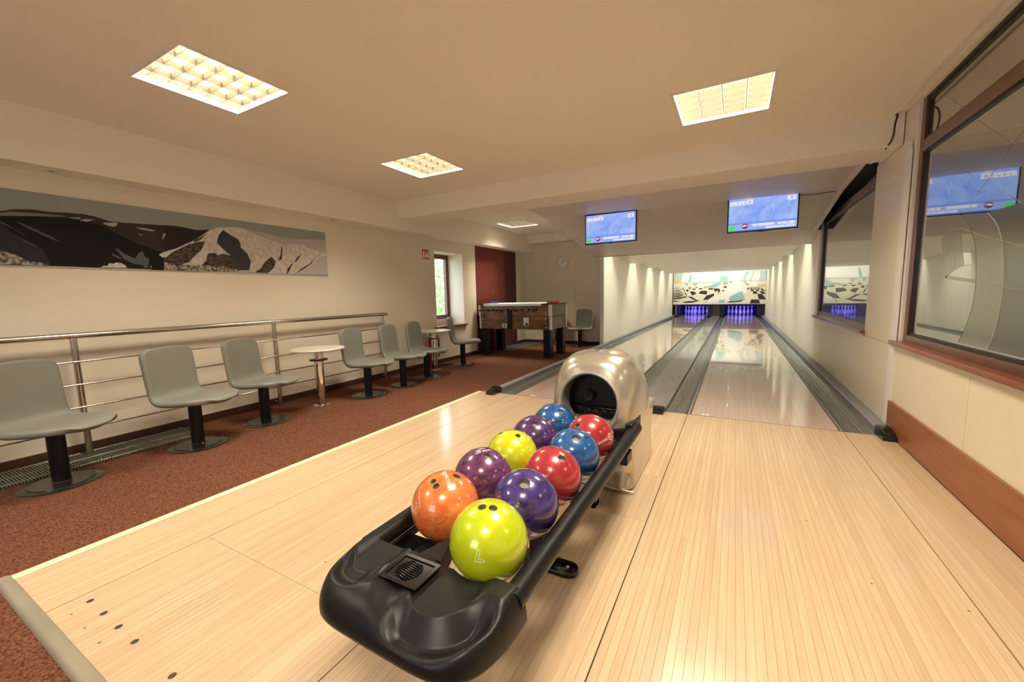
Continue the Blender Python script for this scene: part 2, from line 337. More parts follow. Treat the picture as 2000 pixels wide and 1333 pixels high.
MASK=[
 ('cream',[(-2.65,1.481),(-0.76,1.459),(0.87,1.443),(0.89,0.543),(-2.63,0.531)]),
 ('sky',[(-2.64,1.868),(-0.73,1.836),(0.85,1.834),(0.87,1.423),(-2.63,1.458)]),
 ('sand',[(-2.63,1.635),(-2.3,1.623),(-2.32,1.447),(-2.63,1.447)]),
 ('sand',[(0.56,1.291),(0.85,1.312),(0.86,1.181),(0.56,1.19)]),
 ('white',[(-2.28,1.468),(-2.26,1.687),(-2.21,1.859),(-1.86,1.855),(-1.27,1.839),(-0.84,1.831),(-0.82,1.63),(-0.87,1.474),(-1.49,1.459)]),
 ('skyd',[(-2.01,1.47),(-1.96,1.675),(-1.86,1.855),(-1.88,1.65),(-1.91,1.467)]),
 ('white',[(-0.75,1.826),(0.01,1.833),(0.15,1.837),(-0.0,1.598),(-0.02,1.454),(-0.46,1.47),(-0.54,1.66)]),
 ('aqua',[(-0.81,1.482),(-0.78,1.628),(-0.69,1.709),(-0.56,1.682),(-0.5,1.554),(-0.51,1.471)]),
 ('white',[(0.35,1.298),(0.36,1.522),(0.43,1.783),(0.61,1.815),(0.63,1.653),(0.59,1.412),(0.49,1.202),(0.39,1.225)]),
 ('skyd',[(0.09,1.429),(0.1,1.634),(0.17,1.815),(0.33,1.808),(0.27,1.546),(0.26,1.26),(0.15,1.284)]),
 ('white',[(0.11,1.449),(0.14,1.633),(0.24,1.812),(0.38,1.806),(0.28,1.545),(0.26,1.301)]),
 ('skyd',[(-2.13,1.408),(-2.01,1.426),(-2.03,1.307),(-2.09,1.331)]),
 ('skyd',[(-1.85,1.41),(-1.63,1.425),(-1.69,1.318),(-1.75,1.298)]),
 ('white',[(-1.62,1.273),(-1.59,1.423),(-1.55,1.401),(-1.45,1.268)]),
 ('ink',[(-1.94,1.064),(-1.79,1.078),(-1.66,0.981),(-1.83,0.891)]),
 ('ink',[(-1.5,1.097),(-1.25,1.08),(-1.28,0.92),(-1.6,0.974)]),
 ('ink',[(-1.28,0.887),(-0.99,0.967),(-1.0,0.871),(-1.2,0.703),(-1.41,0.706)]),
 ('ink',[(-1.84,1.192),(-1.68,1.177),(-1.74,1.125),(-1.82,1.148)]),
 ('ink',[(-1.6,1.203),(-1.43,1.192),(-1.46,1.15),(-1.56,1.153)]),
 ('ink',[(-1.21,1.193),(-1.02,1.175),(-1.05,1.125),(-1.21,1.133)]),
 ('ink',[(-1.02,1.171),(-0.81,1.165),(-0.79,1.133),(-0.9,1.061),(-0.97,1.031)]),
 ('ink',[(-2.08,1.155),(-1.99,1.153),(-1.99,1.065),(-2.07,1.078)]),
 ('ink',[(-2.0,1.218),(-1.9,1.216),(-1.9,1.183),(-1.98,1.185)]),
 ('ink',[(-2.14,1.068),(-2.08,1.001),(-2.04,0.868),(-2.1,0.935)]),
 ('ink',[(-2.02,0.857),(-1.85,0.843),(-1.67,0.709),(-1.53,0.664),(-1.69,0.666)]),
 ('ink',[(-2.5,1.148),(-2.27,1.177),(-2.33,1.15),(-2.5,1.132)]),
 ('ink',[(-2.62,1.053),(-2.19,1.069),(-2.29,1.045),(-2.62,1.035)]),
 ('ink',[(-2.62,0.923),(-2.37,0.958),(-2.13,0.976),(-2.27,0.928),(-2.62,0.89)]),
 ('ink',[(-2.62,0.778),(-2.37,0.818),(-2.1,0.869),(-2.02,0.835),(-2.36,0.752),(-2.62,0.733)]),
 ('ink',[(-2.61,0.688),(-2.45,0.679),(-2.3,0.644),(-2.61,0.637)]),
 ('ink',[(-2.22,0.617),(-1.97,0.658),(-1.57,0.664),(-1.81,0.59),(-2.13,0.578)]),
 ('ink',[(-2.62,1.213),(-2.38,1.229),(-2.42,1.208),(-2.62,1.195)]),
 ('ink',[(-2.5,1.276),(-2.31,1.293),(-2.38,1.277),(-2.5,1.265)]),
 ('ink',[(-0.66,1.245),(-0.53,1.273),(-0.57,1.169),(-0.64,1.203)]),
 ('ink',[(-0.73,1.099),(-0.61,1.101),(-0.65,1.034)]),
 ('ink',[(-0.42,1.426),(-0.34,1.419),(-0.44,1.385)]),
 ('ink',[(-0.65,1.413),(-0.57,1.421),(-0.58,1.39),(-0.64,1.388)]),
 ('ink',[(-0.66,1.361),(-0.58,1.365),(-0.6,1.332),(-0.65,1.329)]),
 ('ink',[(-0.56,1.379),(-0.49,1.387),(-0.51,1.346),(-0.56,1.343)]),
 ('ink',[(-0.84,1.124),(-0.77,1.143),(-0.8,0.995),(-0.86,0.996)]),
 ('ink',[(-0.89,0.88),(-0.84,0.954),(-0.81,0.942),(-0.86,0.869)]),
 ('ink',[(0.28,1.185),(0.31,1.185),(0.25,1.166),(0.21,1.167)]),
 ('ink',[(0.34,1.184),(0.37,1.191),(0.33,1.163),(0.29,1.165)]),
 ('ink',[(0.4,1.19),(0.42,1.19),(0.41,1.17),(0.37,1.171)]),
 ('ink',[(0.45,1.189),(0.48,1.188),(0.49,1.167),(0.45,1.168)]),
 ('ink',[(0.51,1.187),(0.54,1.186),(0.57,1.165),(0.53,1.166)]),
 ('ink',[(0.57,1.185),(0.6,1.177),(0.64,1.155),(0.6,1.156)]),
 ('ink',[(0.25,1.166),(0.29,1.165),(0.23,1.138),(0.18,1.139)]),
 ('ink',[(0.33,1.163),(0.37,1.171),(0.34,1.135),(0.28,1.136)]),
 ('ink',[(0.41,1.17),(0.45,1.168),(0.44,1.14),(0.39,1.141)]),
 ('ink',[(0.49,1.167),(0.53,1.166),(0.55,1.137),(0.5,1.139)]),
 ('ink',[(0.57,1.165),(0.6,1.156),(0.66,1.126),(0.6,1.128)]),
 ('ink',[(0.64,1.155),(0.68,1.154),(0.76,1.123),(0.71,1.125)]),
 ('ink',[(0.23,1.138),(0.28,1.136),(0.22,1.099),(0.14,1.101)]),
 ('ink',[(0.34,1.135),(0.39,1.141),(0.36,1.095),(0.29,1.097)]),
 ('ink',[(0.44,1.14),(0.5,1.139),(0.51,1.1),(0.43,1.101)]),
 ('ink',[(0.55,1.137),(0.6,1.128),(0.65,1.088),(0.58,1.09)]),
 ('ink',[(0.66,1.126),(0.71,1.125),(0.79,1.084),(0.72,1.086)]),
 ('ink',[(0.36,1.095),(0.43,1.101),(0.42,1.03),(0.31,1.025)]),
 ('ink',[(0.51,1.1),(0.58,1.09),(0.63,1.017),(0.53,1.028)]),
 ('ink',[(0.65,1.088),(0.72,1.086),(0.84,1.012),(0.74,1.015)]),
 ('ink',[(0.79,1.084),(0.86,1.082),(0.87,1.012),(0.87,1.012)]),
 ('ink',[(0.42,1.03),(0.53,1.028),(0.56,0.921),(0.4,0.924)]),
 ('ink',[(0.63,1.017),(0.74,1.015),(0.87,0.906),(0.72,0.91)]),
 ('ink',[(0.84,1.012),(0.87,1.012),(0.88,0.906),(0.88,0.906)]),
 ('ink',[(0.56,0.921),(0.72,0.91),(0.88,0.692),(0.62,0.695)]),
 ('ink',[(0.87,0.906),(0.88,0.906),(0.89,0.691),(0.89,0.691)]),
 ('ink',[(0.35,0.699),(0.62,0.695),(0.67,0.527),(0.32,0.53)]),
 ('ink',[(0.88,0.692),(0.89,0.691),(0.89,0.525),(0.89,0.525)]),
 ('ink',[(-2.25,1.203),(-2.17,1.219),(-2.19,1.184),(-2.27,1.177)]),
 ('ink',[(-2.19,1.158),(-2.15,1.168),(-2.13,1.09),(-2.17,1.113)]),
 ('ink',[(-2.62,1.113),(-2.35,1.126),(-2.25,1.106),(-2.62,1.088)]),
 ('ink',[(-2.62,0.995),(-2.27,1.023),(-2.16,1.016),(-2.37,0.981),(-2.62,0.963)]),
 ('ink',[(-2.62,0.856),(-2.26,0.912),(-2.14,0.914),(-2.37,0.841),(-2.62,0.816)]),
 ('ink',[(-1.99,1.257),(-1.89,1.259),(-1.86,1.232),(-1.98,1.235)]),
 ('ink',[(-1.72,1.254),(-1.62,1.247),(-1.64,1.222),(-1.74,1.229)]),
 ('ink',[(-1.41,1.241),(-1.29,1.238),(-1.27,1.212),(-1.39,1.215)]),
 ('ink',[(-1.18,0.692),(-1.08,0.723),(-1.19,0.606),(-1.35,0.592)]),
 ('ink',[(-0.98,1.297),(-0.85,1.314),(-0.86,1.251),(-0.96,1.233)]),
 ('skyd',[(-1.37,1.266),(-1.14,1.291),(-0.98,1.403),(-0.76,1.438),(-0.77,1.333),(-0.9,1.221),(-1.09,1.194),(-1.33,1.211)]),
 ('white',[(-1.29,0.585),(-1.2,0.724),(-1.04,0.829),(-0.89,0.901),(-0.7,0.961),(-0.63,1.034),(-0.52,1.241),(-0.38,1.363),(-0.2,1.481),(-0.03,1.557),(-0.0,1.309),(0.02,1.06),(0.14,0.706),(-0.13,0.647),(-0.39,0.629),(-0.58,0.585),(-0.84,0.57)]),
 ('white',[(0.01,1.102),(0.1,1.141),(0.2,1.097),(0.21,1.015),(0.13,0.954),(0.06,0.977)]),
 ('skyd',[(-0.43,0.629),(-0.42,0.819),(-0.27,0.9),(-0.11,0.991),(0.02,1.04),(0.14,0.706),(-0.13,0.647)]),
 ('skyd',[(-0.84,0.574),(-0.79,0.676),(-0.58,0.716),(-0.6,0.585)]),
 ('orange',[(-0.8,0.963),(-0.7,0.94),(-0.61,0.865),(-0.56,0.737),(-0.59,0.733),(-0.64,0.844),(-0.72,0.913)]),
 ('orange',[(-0.66,0.982),(-0.54,0.958),(-0.47,0.883),(-0.42,0.787),(-0.45,0.777),(-0.5,0.873),(-0.58,0.938)]),
 ('ink',[(-0.59,0.733),(-0.56,0.737),(-0.55,0.599),(-0.57,0.599)]),
 ('ink',[(-0.46,0.777),(-0.43,0.788),(-0.43,0.64),(-0.46,0.634)]),
 ('ink',[(-0.56,0.61),(-0.32,0.649),(0.14,0.716),(-0.02,0.614),(-0.39,0.576)]),
]
ETCH= [[(-0.57,1.503),(-0.686,1.405),(-0.758,1.299),(-0.791,1.174),(-0.798,1.041),(-0.755,0.903),(-0.675,0.785)],[(-0.842,1.469),(-0.95,1.387),(-1.015,1.277),(-1.053,1.124),(-1.049,1.005),(-1.024,0.881),(-0.976,0.783)],[(-0.124,1.958),(-0.642,1.698)],[(-0.708,1.384),(-1.18,1.269)],[(-0.437,1.147),(-1.218,1.077)],[(-0.434,1.162),(-1.049,1.109)],[(-0.326,1.383),(-0.384,1.281),(-0.437,1.147)],[(-0.326,1.383),(-0.422,1.418),(-0.547,1.427),(-0.687,1.396),(-0.763,1.371)],[(-0.408,1.28),(-0.487,1.318),(-0.606,1.336)],[(-0.48,1.402),(-0.557,1.192)],[(-0.447,1.152),(-0.536,1.193),(-0.652,1.212),(-0.744,1.211)],[(-0.18,2.29),(-0.501,2.088)],[(-0.643,1.984),(-0.994,1.756)],[(-0.994,1.756),(-1.078,1.789)],[(-0.994,1.756),(-0.871,1.677),(-0.644,1.545)],[(-1.005,1.526),(-1.143,1.456)]]
def resample3(pts, k=6):
    out = []
    for i in range(len(pts)-1):
        p0 = pts[max(i-1, 0)]; p1 = pts[i]; p2 = pts[i+1]; p3 = pts[min(i+2, len(pts)-1)]
        for j in range(k):
            t = j/k; out.append(tuple(.5*((2*p1[a])+(-p0[a]+p2[a])*t+(2*p0[a]-5*p1[a]+4*p2[a]-p3[a])*t*t+(-p0[a]+3*p1[a]-3*p2[a]+p3[a])*t**3) for a in (0, 1, 2)))
    return out+[pts[-1]]
# ================================================================== THE SETTING
FZ = -0.012
XL, XR, YB = -4.53, 0.85, -6.5
# floor (carpet) and the dark slab under the lanes
m = MB(); m.box(-4.93, -2.70, YB-.4, 4.9, -.2, FZ); m.box(-2.70, 1.2, YB-.4, -3.50, -.2, FZ)
struct(m.build('floor', 'carpet'), 'rust brown short pile carpet around the wooden approach', 'floor')
m = MB(); m.box(-2.70, 1.2, -3.50, 17.9, -.3, -.16)
struct(m.build('floor_slab', 'subfloor'), 'dark floor slab underneath the lanes and approach', 'floor')
# ---- approach boards
ap = thing('floor_approach', 'pale maple approach floor of narrow boards in front of both lanes', 'floor', (-.95, -1.75, 0), kind='structure')
BOARD = {}
def board(x0, x1, y0, y1):
    w, l = round(x1-x0-.0005, 4), round(y1-y0-.0012, 4)
    if (w, l) not in BOARD:
        b = MB().box(-w/2, w/2, -l/2, l/2, -.02, 0); me_o = b.build('board', 'maple', ap, bevel=.0004); BOARD[(w, l)] = me_o.data; o = me_o
    else:
        o = bpy.data.objects.new('board', BOARD[(w, l)]); COL.objects.link(o); o.parent = ap
    o.location = ((x0+x1)/2+.95, (y0+y1)/2+1.75, 0)
def strip(x0, x1, n, cuts):
    gap = .0018
    for i in range(n):
        a = x0 + gap + (x1-x0-2*gap)*i/n; b = x0 + gap + (x1-x0-2*gap)*(i+1)/n
        for c in range(len(cuts)-1): board(a, b, cuts[c], cuts[c+1])
Y0A = -3.515
strip(-2.745, -2.366, 14, [Y0A, -.004]); strip(-2.366, -1.243, 42, [Y0A, -2.994, -.004])
strip(-1.243, -.556, 25, [Y0A, -1.95, -1.42, -.004]); strip(-.556, .551, 41, [Y0A, -.004]); strip(.551, .833, 10, [Y0A, -.004])
MB().box(-2.745, .834, Y0A, -.002, -.16, -.0205).build('underlay', 'subfloor', ap, world=True)
# threshold strips of the approach
def halfround(w, h, n=8): return [(-w/2*math.cos(PI*i/n), h*math.sin(PI*i/n)) for i in range(n+1)]
m = MB(); pr_ = [(-2.815, FZ), (-2.805, -.002), (-2.79, .003), (-2.765, .0035), (-2.7455, .001), (-2.7455, FZ)]
m.prism(pr_, Y0A-.045, -.02, 'y'); o = m.build('trim_1', 'threshold', smooth=40); struct(o, 'pale wooden edge strip along the carpet side of the approach', 'trim')
m = MB(); pf = [(Y0A-.046, FZ), (Y0A-.042, .000), (Y0A-.032, .0065), (Y0A-.016, .0085), (Y0A-.001, .003), (Y0A-.001, FZ)]
m.prism(pf, -2.80, .834, 'x'); o = m.build('trim_2', 'threshold_metal', smooth=40); struct(o, 'olive grey rounded metal strip at the near end of the approach', 'trim')
# approach dots
g = 'locator dots of the approach'
def disc(x, y, r, z=.0004, ry=None):
    return MB().add([(x+r*math.cos(2*PI*k/16), y+(ry or r)*math.sin(2*PI*k/16), z) for k in range(16)], [tuple(range(16))])
for x in (-2.06, -1.93, -1.80, -1.67, -.40, -.27, -.135, 0.13, .265, .40, 0):
    o = disc(x, -.075, .006).build('locator_dot', 'dot', ap, world=True)
for x in (-2.30, -2.17, -2.04, -1.91, -1.65): o = disc(x, -3.415, .011).build('locator_dot', 'dot', ap, world=True)
for x in (-2.27, -2.14, -2.01): o = disc(x, -3.472, .004).build('locator_dot', 'dot', ap, world=True)
for x, y in ((.12, -1.6), (.27, -2.0), (.52, -2.02), (.05, -1.2), (-1.7, -2.86), (-2.45, -2.5)): disc(x, y, .004).build('locator_dot', 'dot', ap, world=True)
# ---- ceiling with openings for the louvre lights
LIGHTS = [(-3.00, -2.45), (-.34, -.555), (-2.99, -.59), (-3.785, 2.92), (-.34, -2.45), (-3.0, -4.35), (-.34, -4.35)]
hs = [(x-.293, x+.293, y-.293, y+.293) for x, y in LIGHTS]
m = MB().slab(-4.93, 1.1, YB-.4, 5.0, 2.40, 2.58, hs, 'z'); m.box(-2.8, 1.1, 5.0, 17.9, 2.40, 2.58)
struct(m.build('ceiling', 'ceiling'), 'cream plastered ceiling with recessed louvre lights', 'ceiling')
m = MB().box(XL, -4.302, YB, 4.62, 2.035, 2.40); struct(m.build('ceiling_soffit', 'soffit'), 'boxed cream soffit running above the seats along the left wall', 'ceiling')
m = MB().box(-4.302, XR, .362, .82, 2.165, 2.40); struct(m.build('ceiling_beam', 'soffit'), 'cream cross beam of the ceiling in front of the score screens', 'ceiling')
m = MB().box(-4.302, -2.62, 4.33, 4.62, 2.22, 2.40); struct(m.build('ceiling_soffit', 'soffit'), 'short boxed soffit above the wall clock', 'ceiling')
# ---- walls
m = MB().slab(YB-.2, 4.9, -.2, 2.45, -4.93, XL, [(1.40, 2.18, .60, 1.842)], 'x')
wl_ = struct(m.build('wall_left', 'wall'), 'cream plastered wall behind the grey seats and the mountain picture', 'wall')
m = MB().slab(-4.93, 1.1, -.2, 2.45, YB-.3, YB, [(-2.25, -.75, .85, 2.25)], 'y')
struct(m.build('wall_rear', 'wall'), 'cream wall with a wide window opening behind the viewer', 'wall')
m = MB().box(-4.53, -2.66, 4.62, 4.74, -.2, 2.40); m.box(-3.292, -3.284, 4.612, 4.62, .07, 2.22)
struct(m.build('wall_back', 'wall'), 'cream end wall with the round clock beside the lanes', 'wall')
m = MB().slab(YB-.2, 17.9, -.3, 2.45, .857, 1.05, [(-3.2, .10, .675, 2.385), (1.0, 3.62, .675, 2.385)], 'x')
wr = struct(m.build('wall_right', 'white_trim'), 'wall of cream laminate panels and brown windows beside the right lane', 'wall')
def panel_x(par, x, t, y0, y1, z0, z1, mt):   # panel standing against a wall, face at x
    g_ = .002; a, b = (x, x+t) if t > 0 else (x+t, x)
    return MB().box(a, b, y0+g_, y1-g_, z0+g_, z1-g_).build('panel', mt, par, world=True, bevel=.0012)
for y0, y1 in ((-.965, .19), (-2.12, -.965), (-3.27, -2.12), (-4.4, -3.27), (-5.5, -4.4), (-6.5, -5.5)): panel_x(wr, XR, .007, y0, y1, .24, .655, 'laminate')
for y0, y1 in ((.24, 1.085), (1.085, 2.275), (2.275, 3.69)): panel_x(wr, XR, .007, y0, y1, .02, .655, 'laminate')
panel_x(wr, XR, .007, .24, 1.0, .658, 2.165, 'laminate')
yy = 3.69
for k in range(11): panel_x(wr, XR, .007, yy, yy+1.05, .02, 2.1, 'tunnel'); yy += 1.05
panel_x(wr, XR, .007, -6.5, -3.2, .66, 2.4, 'laminate')
m = MB().box(-2.70, -2.627, 4.50, 17.9, -.3, 2.45)
wt = struct(m.build('wall_tunnel', 'white_trim'), 'wall of pale panels on the left side of the lane tunnel', 'wall')
ys = [4.50, 5.63, 6.78, 7.96, 9.15, 10.3, 11.46, 12.6, 13.8, 15.24]
for a, b in zip(ys, ys[1:]): panel_x(wt, -2.62, -.007, a, b, .02, 2.1, 'tunnel')
m = MB().box(-2.78, 1.1, 17.75, 17.9, -.3, 2.45); struct(m.build('wall_end', 'subfloor'), 'black wall closing the pin pits', 'wall')
# baseboards
m = MB().box(.834, XR, -6.5, .155, 0, .243); struct(m.build('baseboard_right', 'baseboard_wood', bevel=.002), 'tall brown wooden kick board under the right window', 'baseboard')
m = MB().box(XL, XL+.014, YB, 4.62, FZ, .055); struct(m.build('baseboard_left', 'skirting'), 'dark brown carpet skirting along the left wall', 'baseboard')
m = MB().box(XL+.014, -2.75, 4.606, 4.62, FZ, .055); struct(m.build('baseboard_back', 'skirting'), 'dark brown skirting under the clock wall', 'baseboard')
# white corner strip with cap at the pillar
m = MB().box(.836, XR, .135, .238, .0, 2.075); m.box(.822, XR, .15, .255, 2.085, 2.135); m.box(.815, XR, .14, .262, 2.075, 2.085)
struct(m.build('trim_3', 'white_trim', bevel=.002), 'white vertical corner strip with a cap on the pillar beside the near window', 'trim')
# red wall coverings
for nm, y0, y1, mt, lb in (('trim_4', 2.59, 3.13, 'red_paint', 'plain red painted stripe left of the patterned stripe behind the football table'), ('trim_5', 3.13, 3.68, 'red_pattern', 'patterned red wallpaper stripe behind the football table'), ('trim_6', 3.68, 4.20, 'red_dark', 'dark maroon painted stripe nearest the clock wall')):
    m = MB().box(XL, XL+.003, y0, y1, .055, 2.035); struct(m.build(nm, mt), lb, 'wall stripe')
# ---- lane hood: sloping panels above the foul line
hood = thing('ceiling_hood', 'sloping panelled ceiling that drops towards the lane tunnel behind the screens', 'ceiling', (-1, 2.6, 2.0), kind='structure')
def hz(x, y):
    t = (x+2.8)/3.6
    P = [(.82, 2.31-.05*t), (2.02, 2.245-.055*t), (4.43, 1.842-.02*t)]
    for (a, za), (b, zb) in zip(P, P[1:]):
        if y <= b: return za+(zb-za)*(y-a)/(b-a)
    return P[-1][1]
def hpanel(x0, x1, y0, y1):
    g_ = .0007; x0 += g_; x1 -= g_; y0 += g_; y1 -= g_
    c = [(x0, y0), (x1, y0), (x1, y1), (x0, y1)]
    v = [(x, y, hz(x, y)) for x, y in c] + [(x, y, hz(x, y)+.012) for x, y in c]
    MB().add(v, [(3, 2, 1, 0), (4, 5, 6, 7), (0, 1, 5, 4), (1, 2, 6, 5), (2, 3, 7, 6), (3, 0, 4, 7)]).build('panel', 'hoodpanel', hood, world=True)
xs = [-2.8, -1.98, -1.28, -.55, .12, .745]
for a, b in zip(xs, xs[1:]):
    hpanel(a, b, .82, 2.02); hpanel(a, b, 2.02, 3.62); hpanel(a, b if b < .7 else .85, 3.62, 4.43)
m = MB()
for y0, y1 in ((.82, 2.02), (2.02, 3.62)):
    v = [(x, y, hz(.745, y)+dz) for x in (.745, .800) for y in (y0, y1) for dz in (-.010, .02)]
    m.add(v, [(0, 1, 3, 2), (4, 6, 7, 5), (0, 4, 5, 1), (2, 3, 7, 6), (0, 2, 6, 4), (1, 5, 7, 3)])
m.build('edge_strip', 'white_trim', hood, world=True)
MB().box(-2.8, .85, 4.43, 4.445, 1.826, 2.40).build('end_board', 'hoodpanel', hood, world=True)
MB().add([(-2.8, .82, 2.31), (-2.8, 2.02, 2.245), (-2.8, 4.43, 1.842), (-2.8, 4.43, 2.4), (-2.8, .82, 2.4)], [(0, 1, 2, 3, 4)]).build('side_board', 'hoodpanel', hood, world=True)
# ---- tunnel ceiling baffles with lamps hidden above their edges
YK = [4.43, 6.85, 9.28, 11.75, 14.0]; ZL = 1.824
for k in range(1, 5):
    bf = thing('ceiling_baffle', ['', 'nearest', 'second', 'third', 'farthest'][k] + ' sloping ceiling baffle inside the lane tunnel', 'ceiling', (-.9, YK[k], ZL), kind='structure')
    for a, b in ((-2.62, -1.46), (-1.46, -.30), (-.30, .85)):
        g_ = .002; y0, y1 = YK[k-1]+.60, YK[k]
        v = [(x, y, z) for z_ in (0, .012) for x, y, z in ((a+g_, y0, 2.00+z_), (b-g_, y0, 2.00+z_), (b-g_, y1, ZL+z_), (a+g_, y1, ZL+z_))]
        MB().add(v, [(3, 2, 1, 0), (4, 5, 6, 7), (0, 1, 5, 4), (1, 2, 6, 5), (2, 3, 7, 6), (3, 0, 4, 7)]).build('panel', 'tunnel', bf, world=True)
for k, y in enumerate(YK):
    area('tunnel_lamp', (-.885, y+.32, 2.34), (0, 0, 0), 2.5, .32, TUN_W*(.8 if k == 4 else 1), TUNC)
# ---- lanes
def lane(x0, lab):
    t = thing('bowling_lane', lab, 'lane', (x0+.527, 0, 0))
    MB().box(x0, x0+1.054, .003, 17.3, -.04, 0).build('lane_bed', 'lane', t, world=True)
    MB().box(x0-.02, x0+1.074, -.0035, .0025, -.02, .0003).build('foul_line', 'ink', t, world=True)
    return t
l1 = lane(-2.326, 'glossy pale left bowling lane behind the silver ball return'); l2 = lane(-.527, 'glossy pale right bowling lane with its foul line in full view')
def mark(t, x, y):
    for s in (-1, 1):
        m = MB(); n = 20
        for k in range(n):
            a, b = 2*PI*k/n, 2*PI*(k+1)/n
            m.add([(x+s*.017+r*math.cos(w), y+r*math.sin(w), .0005) for r, w in ((.017, a), (.017, b), (.0135, b), (.0135, a))], [(0, 1, 2, 3)])
        m.build('lane_mark', 'mark_red', t, world=True)
        disc(x+s*.017, y, .0135, .0004).build('lane_mark', 'print_white', t, world=True)
mark(l1, -2.12, .045); mark(l2, -.415, .045)
for t, xc in ((l1, -1.799), (l2, 0)):
    for k in range(7):
        x = xc + (k-3)*.135; y = 4.6 - abs(k-3)*.18
        MB().add([(x-.008, y, .0005), (x+.008, y, .0005), (x, y+.08, .0005)], [(0, 1, 2)]).build('lane_arrow', 'dot', t, world=True)
def gutter(x0, x1, lab):
    m = MB(); n = 22; pts = []
    for i in range(n+1):
        u = i/n; d = math.sin(PI*u)**.55*.055; rdg = .004 if i % 3 == 0 and 1 < i < n-1 else 0
        pts.append((x0+(x1-x0)*u, -.004-d+rdg))
    m.profile(pts, .0, 15.30); o = m.build('gutter', 'gutter', fixn=False)
    for p in o.data.polygons:
        pass
    return tag(o, lab, 'gutter')
gutter(-2.536, -2.330, 'ribbed dark gutter between the carpet and the left lane'); gutter(-1.268, -1.05, 'ribbed dark gutter on the right side of the left lane')
gutter(-.75, -.570, 'ribbed dark gutter on the left side of the right lane'); gutter(.5565, .75, 'ribbed dark gutter between the right lane and the panelled wall')
def rail_strip(x0, x1, lab):
    t = thing('lane_edge_rail', lab, 'rail', ((x0+x1)/2, 7.9, -.02))
    MB().box(x0, x1, .0, 15.9, -.045, -.004).build('bed', 'black_gloss', t, world=True)
    w = x1-x0; MB().box(x0+w*.28, x1-w*.2, .13, 15.9, -.004, .002).build('bar', 'gutter_cap', t, world=True, bevel=.001)
    MB().box(x0+w*.28, x1-w*.2, .003, .118, -.004, .001).build('bar', 'gutter_cap', t, world=True, bevel=.001)
rail_strip(-.569, -.528, 'black bumper rail along the left edge of the right lane'); rail_strip(.528, .556, 'black bumper rail along the right edge of the right lane')
def cap(x0, x1, y0, zt, mt, lab, name='lane_kerb'):
    m = MB(); m.prism([(x0, -.16), (x0, zt-.008), (x0+.012, zt), (x1-.012, zt), (x1, zt-.008), (x1, -.16)], y0, 15.24, 'y')
    return tag(m.build(name, mt, smooth=30), lab, 'cap strip')
cap(-2.6195, -2.538, .04, .05, 'gutter_cap', 'grey raised cap strip between the carpet and the left gutter'); cap(.752, .849, .02, .05, 'gutter_cap', 'grey raised cap strip along the foot of the panelled wall')
cap(-1.05, -.752, .0, .028, 'track', 'grey ball track cover between the two lanes', 'ball_track')
def endcap(x0, x1, h, lab, y0=-.13, y1=.055):
    m = MB(); n = 10; vs = []; fs = []
    for i in range(n+1):
        t = i/n; y = y0+(y1-y0)*t; hh = h*(.42+.58*min(1, t*1.5)**.6) + .004; ins = .006*(1-min(1, t*2))
        vs += [(x0+ins, y, .001), (x0+ins, y, hh*.8), (x0+ins+.012, y, hh), (x1-ins-.012, y, hh), (x1-ins, y, hh*.8), (x1-ins, y, .001)]
    for i in range(n):
        for k in range(5): a = i*6+k; fs.append((a, a+1, a+7, a+6))
    fs += [(0, 5, 4, 3, 2, 1), tuple(n*6+k for k in range(6))]
    return tag(m.add(vs, fs).build('end_cap', 'black_gloss', smooth=35), lab, 'end cap')
endcap(-2.635, -2.53, .062, 'glossy black end cap of the gutter strip beside the carpet'); endcap(.745, .835, .066, 'black end cap at the foot of the wall beside the kick board'); endcap(-1.06, -.745, .045, 'black end cap of the ball track right of the silver ball return', -.12, .01)
# ---- masking unit and pin pits
mk = thing('masking_unit', 'printed masking panel of giant bowling pins on a chequered floor above the pins', 'masking panel', (-.875, 15.2, .53))
for x0, x1 in ((-2.60, -.84), (-.836, .848)):
    MB().box(x0, x1, 15.202, 15.23, .53, 1.452).build('panel', 'print_white', mk, world=True)
    MB().box(x0, x1, 15.192, 15.22, 1.46, 1.90).build('panel', 'print_white', mk, world=True)
MB().box(-2.6, .848, 15.18, 15.235, .515, .533).build('lower_rail', 'white_trim', mk, world=True)
MB().box(-2.6, .848, 15.175, 15.2, 1.45, 1.464).build('middle_rail', 'white_trim', mk, world=True)
MB().box(-2.62, -2.597, 15.15, 15.23, 0.03, 1.9).build('side_post', 'black_metal', mk, world=True); MB().box(.842, .85, 15.17, 15.23, 1.46, 1.85).build('side_post', 'black_metal', mk, world=True)
for n_, c in (('a_cream', (0.84, 0.82, 0.68)), ('a_sky', (0.52, 0.70, 0.76)), ('a_sand', (0.72, 0.60, 0.36)), ('a_white', (0.86, 0.88, 0.86)), ('a_skyd', (0.30, 0.54, 0.62)), ('a_aqua', (0.25, 0.60, 0.62)), ('a_ink', (0.03, 0.026, 0.02)), ('a_orange', (0.75, 0.42, 0.16))): mat(n_, c, .5)
AM = ['a_cream', 'a_sky', 'a_sand', 'a_white', 'a_skyd', 'a_aqua', 'a_ink', 'a_orange']
m = MB()
def clipx(poly, lo, hi):
    for side, lim in ((1, lo), (-1, hi)):
        out = []
        for i, p in enumerate(poly):
            q = poly[i-1]; ip, iq = side*(p[0]-lim) >= 0, side*(q[0]-lim) >= 0
            if ip != iq: t = (lim-q[0])/(p[0]-q[0]); out.append((lim, q[1]+(p[1]-q[1])*t))
            if ip: out.append(p)
        poly = out
        if len(poly) < 3: return []
    return poly
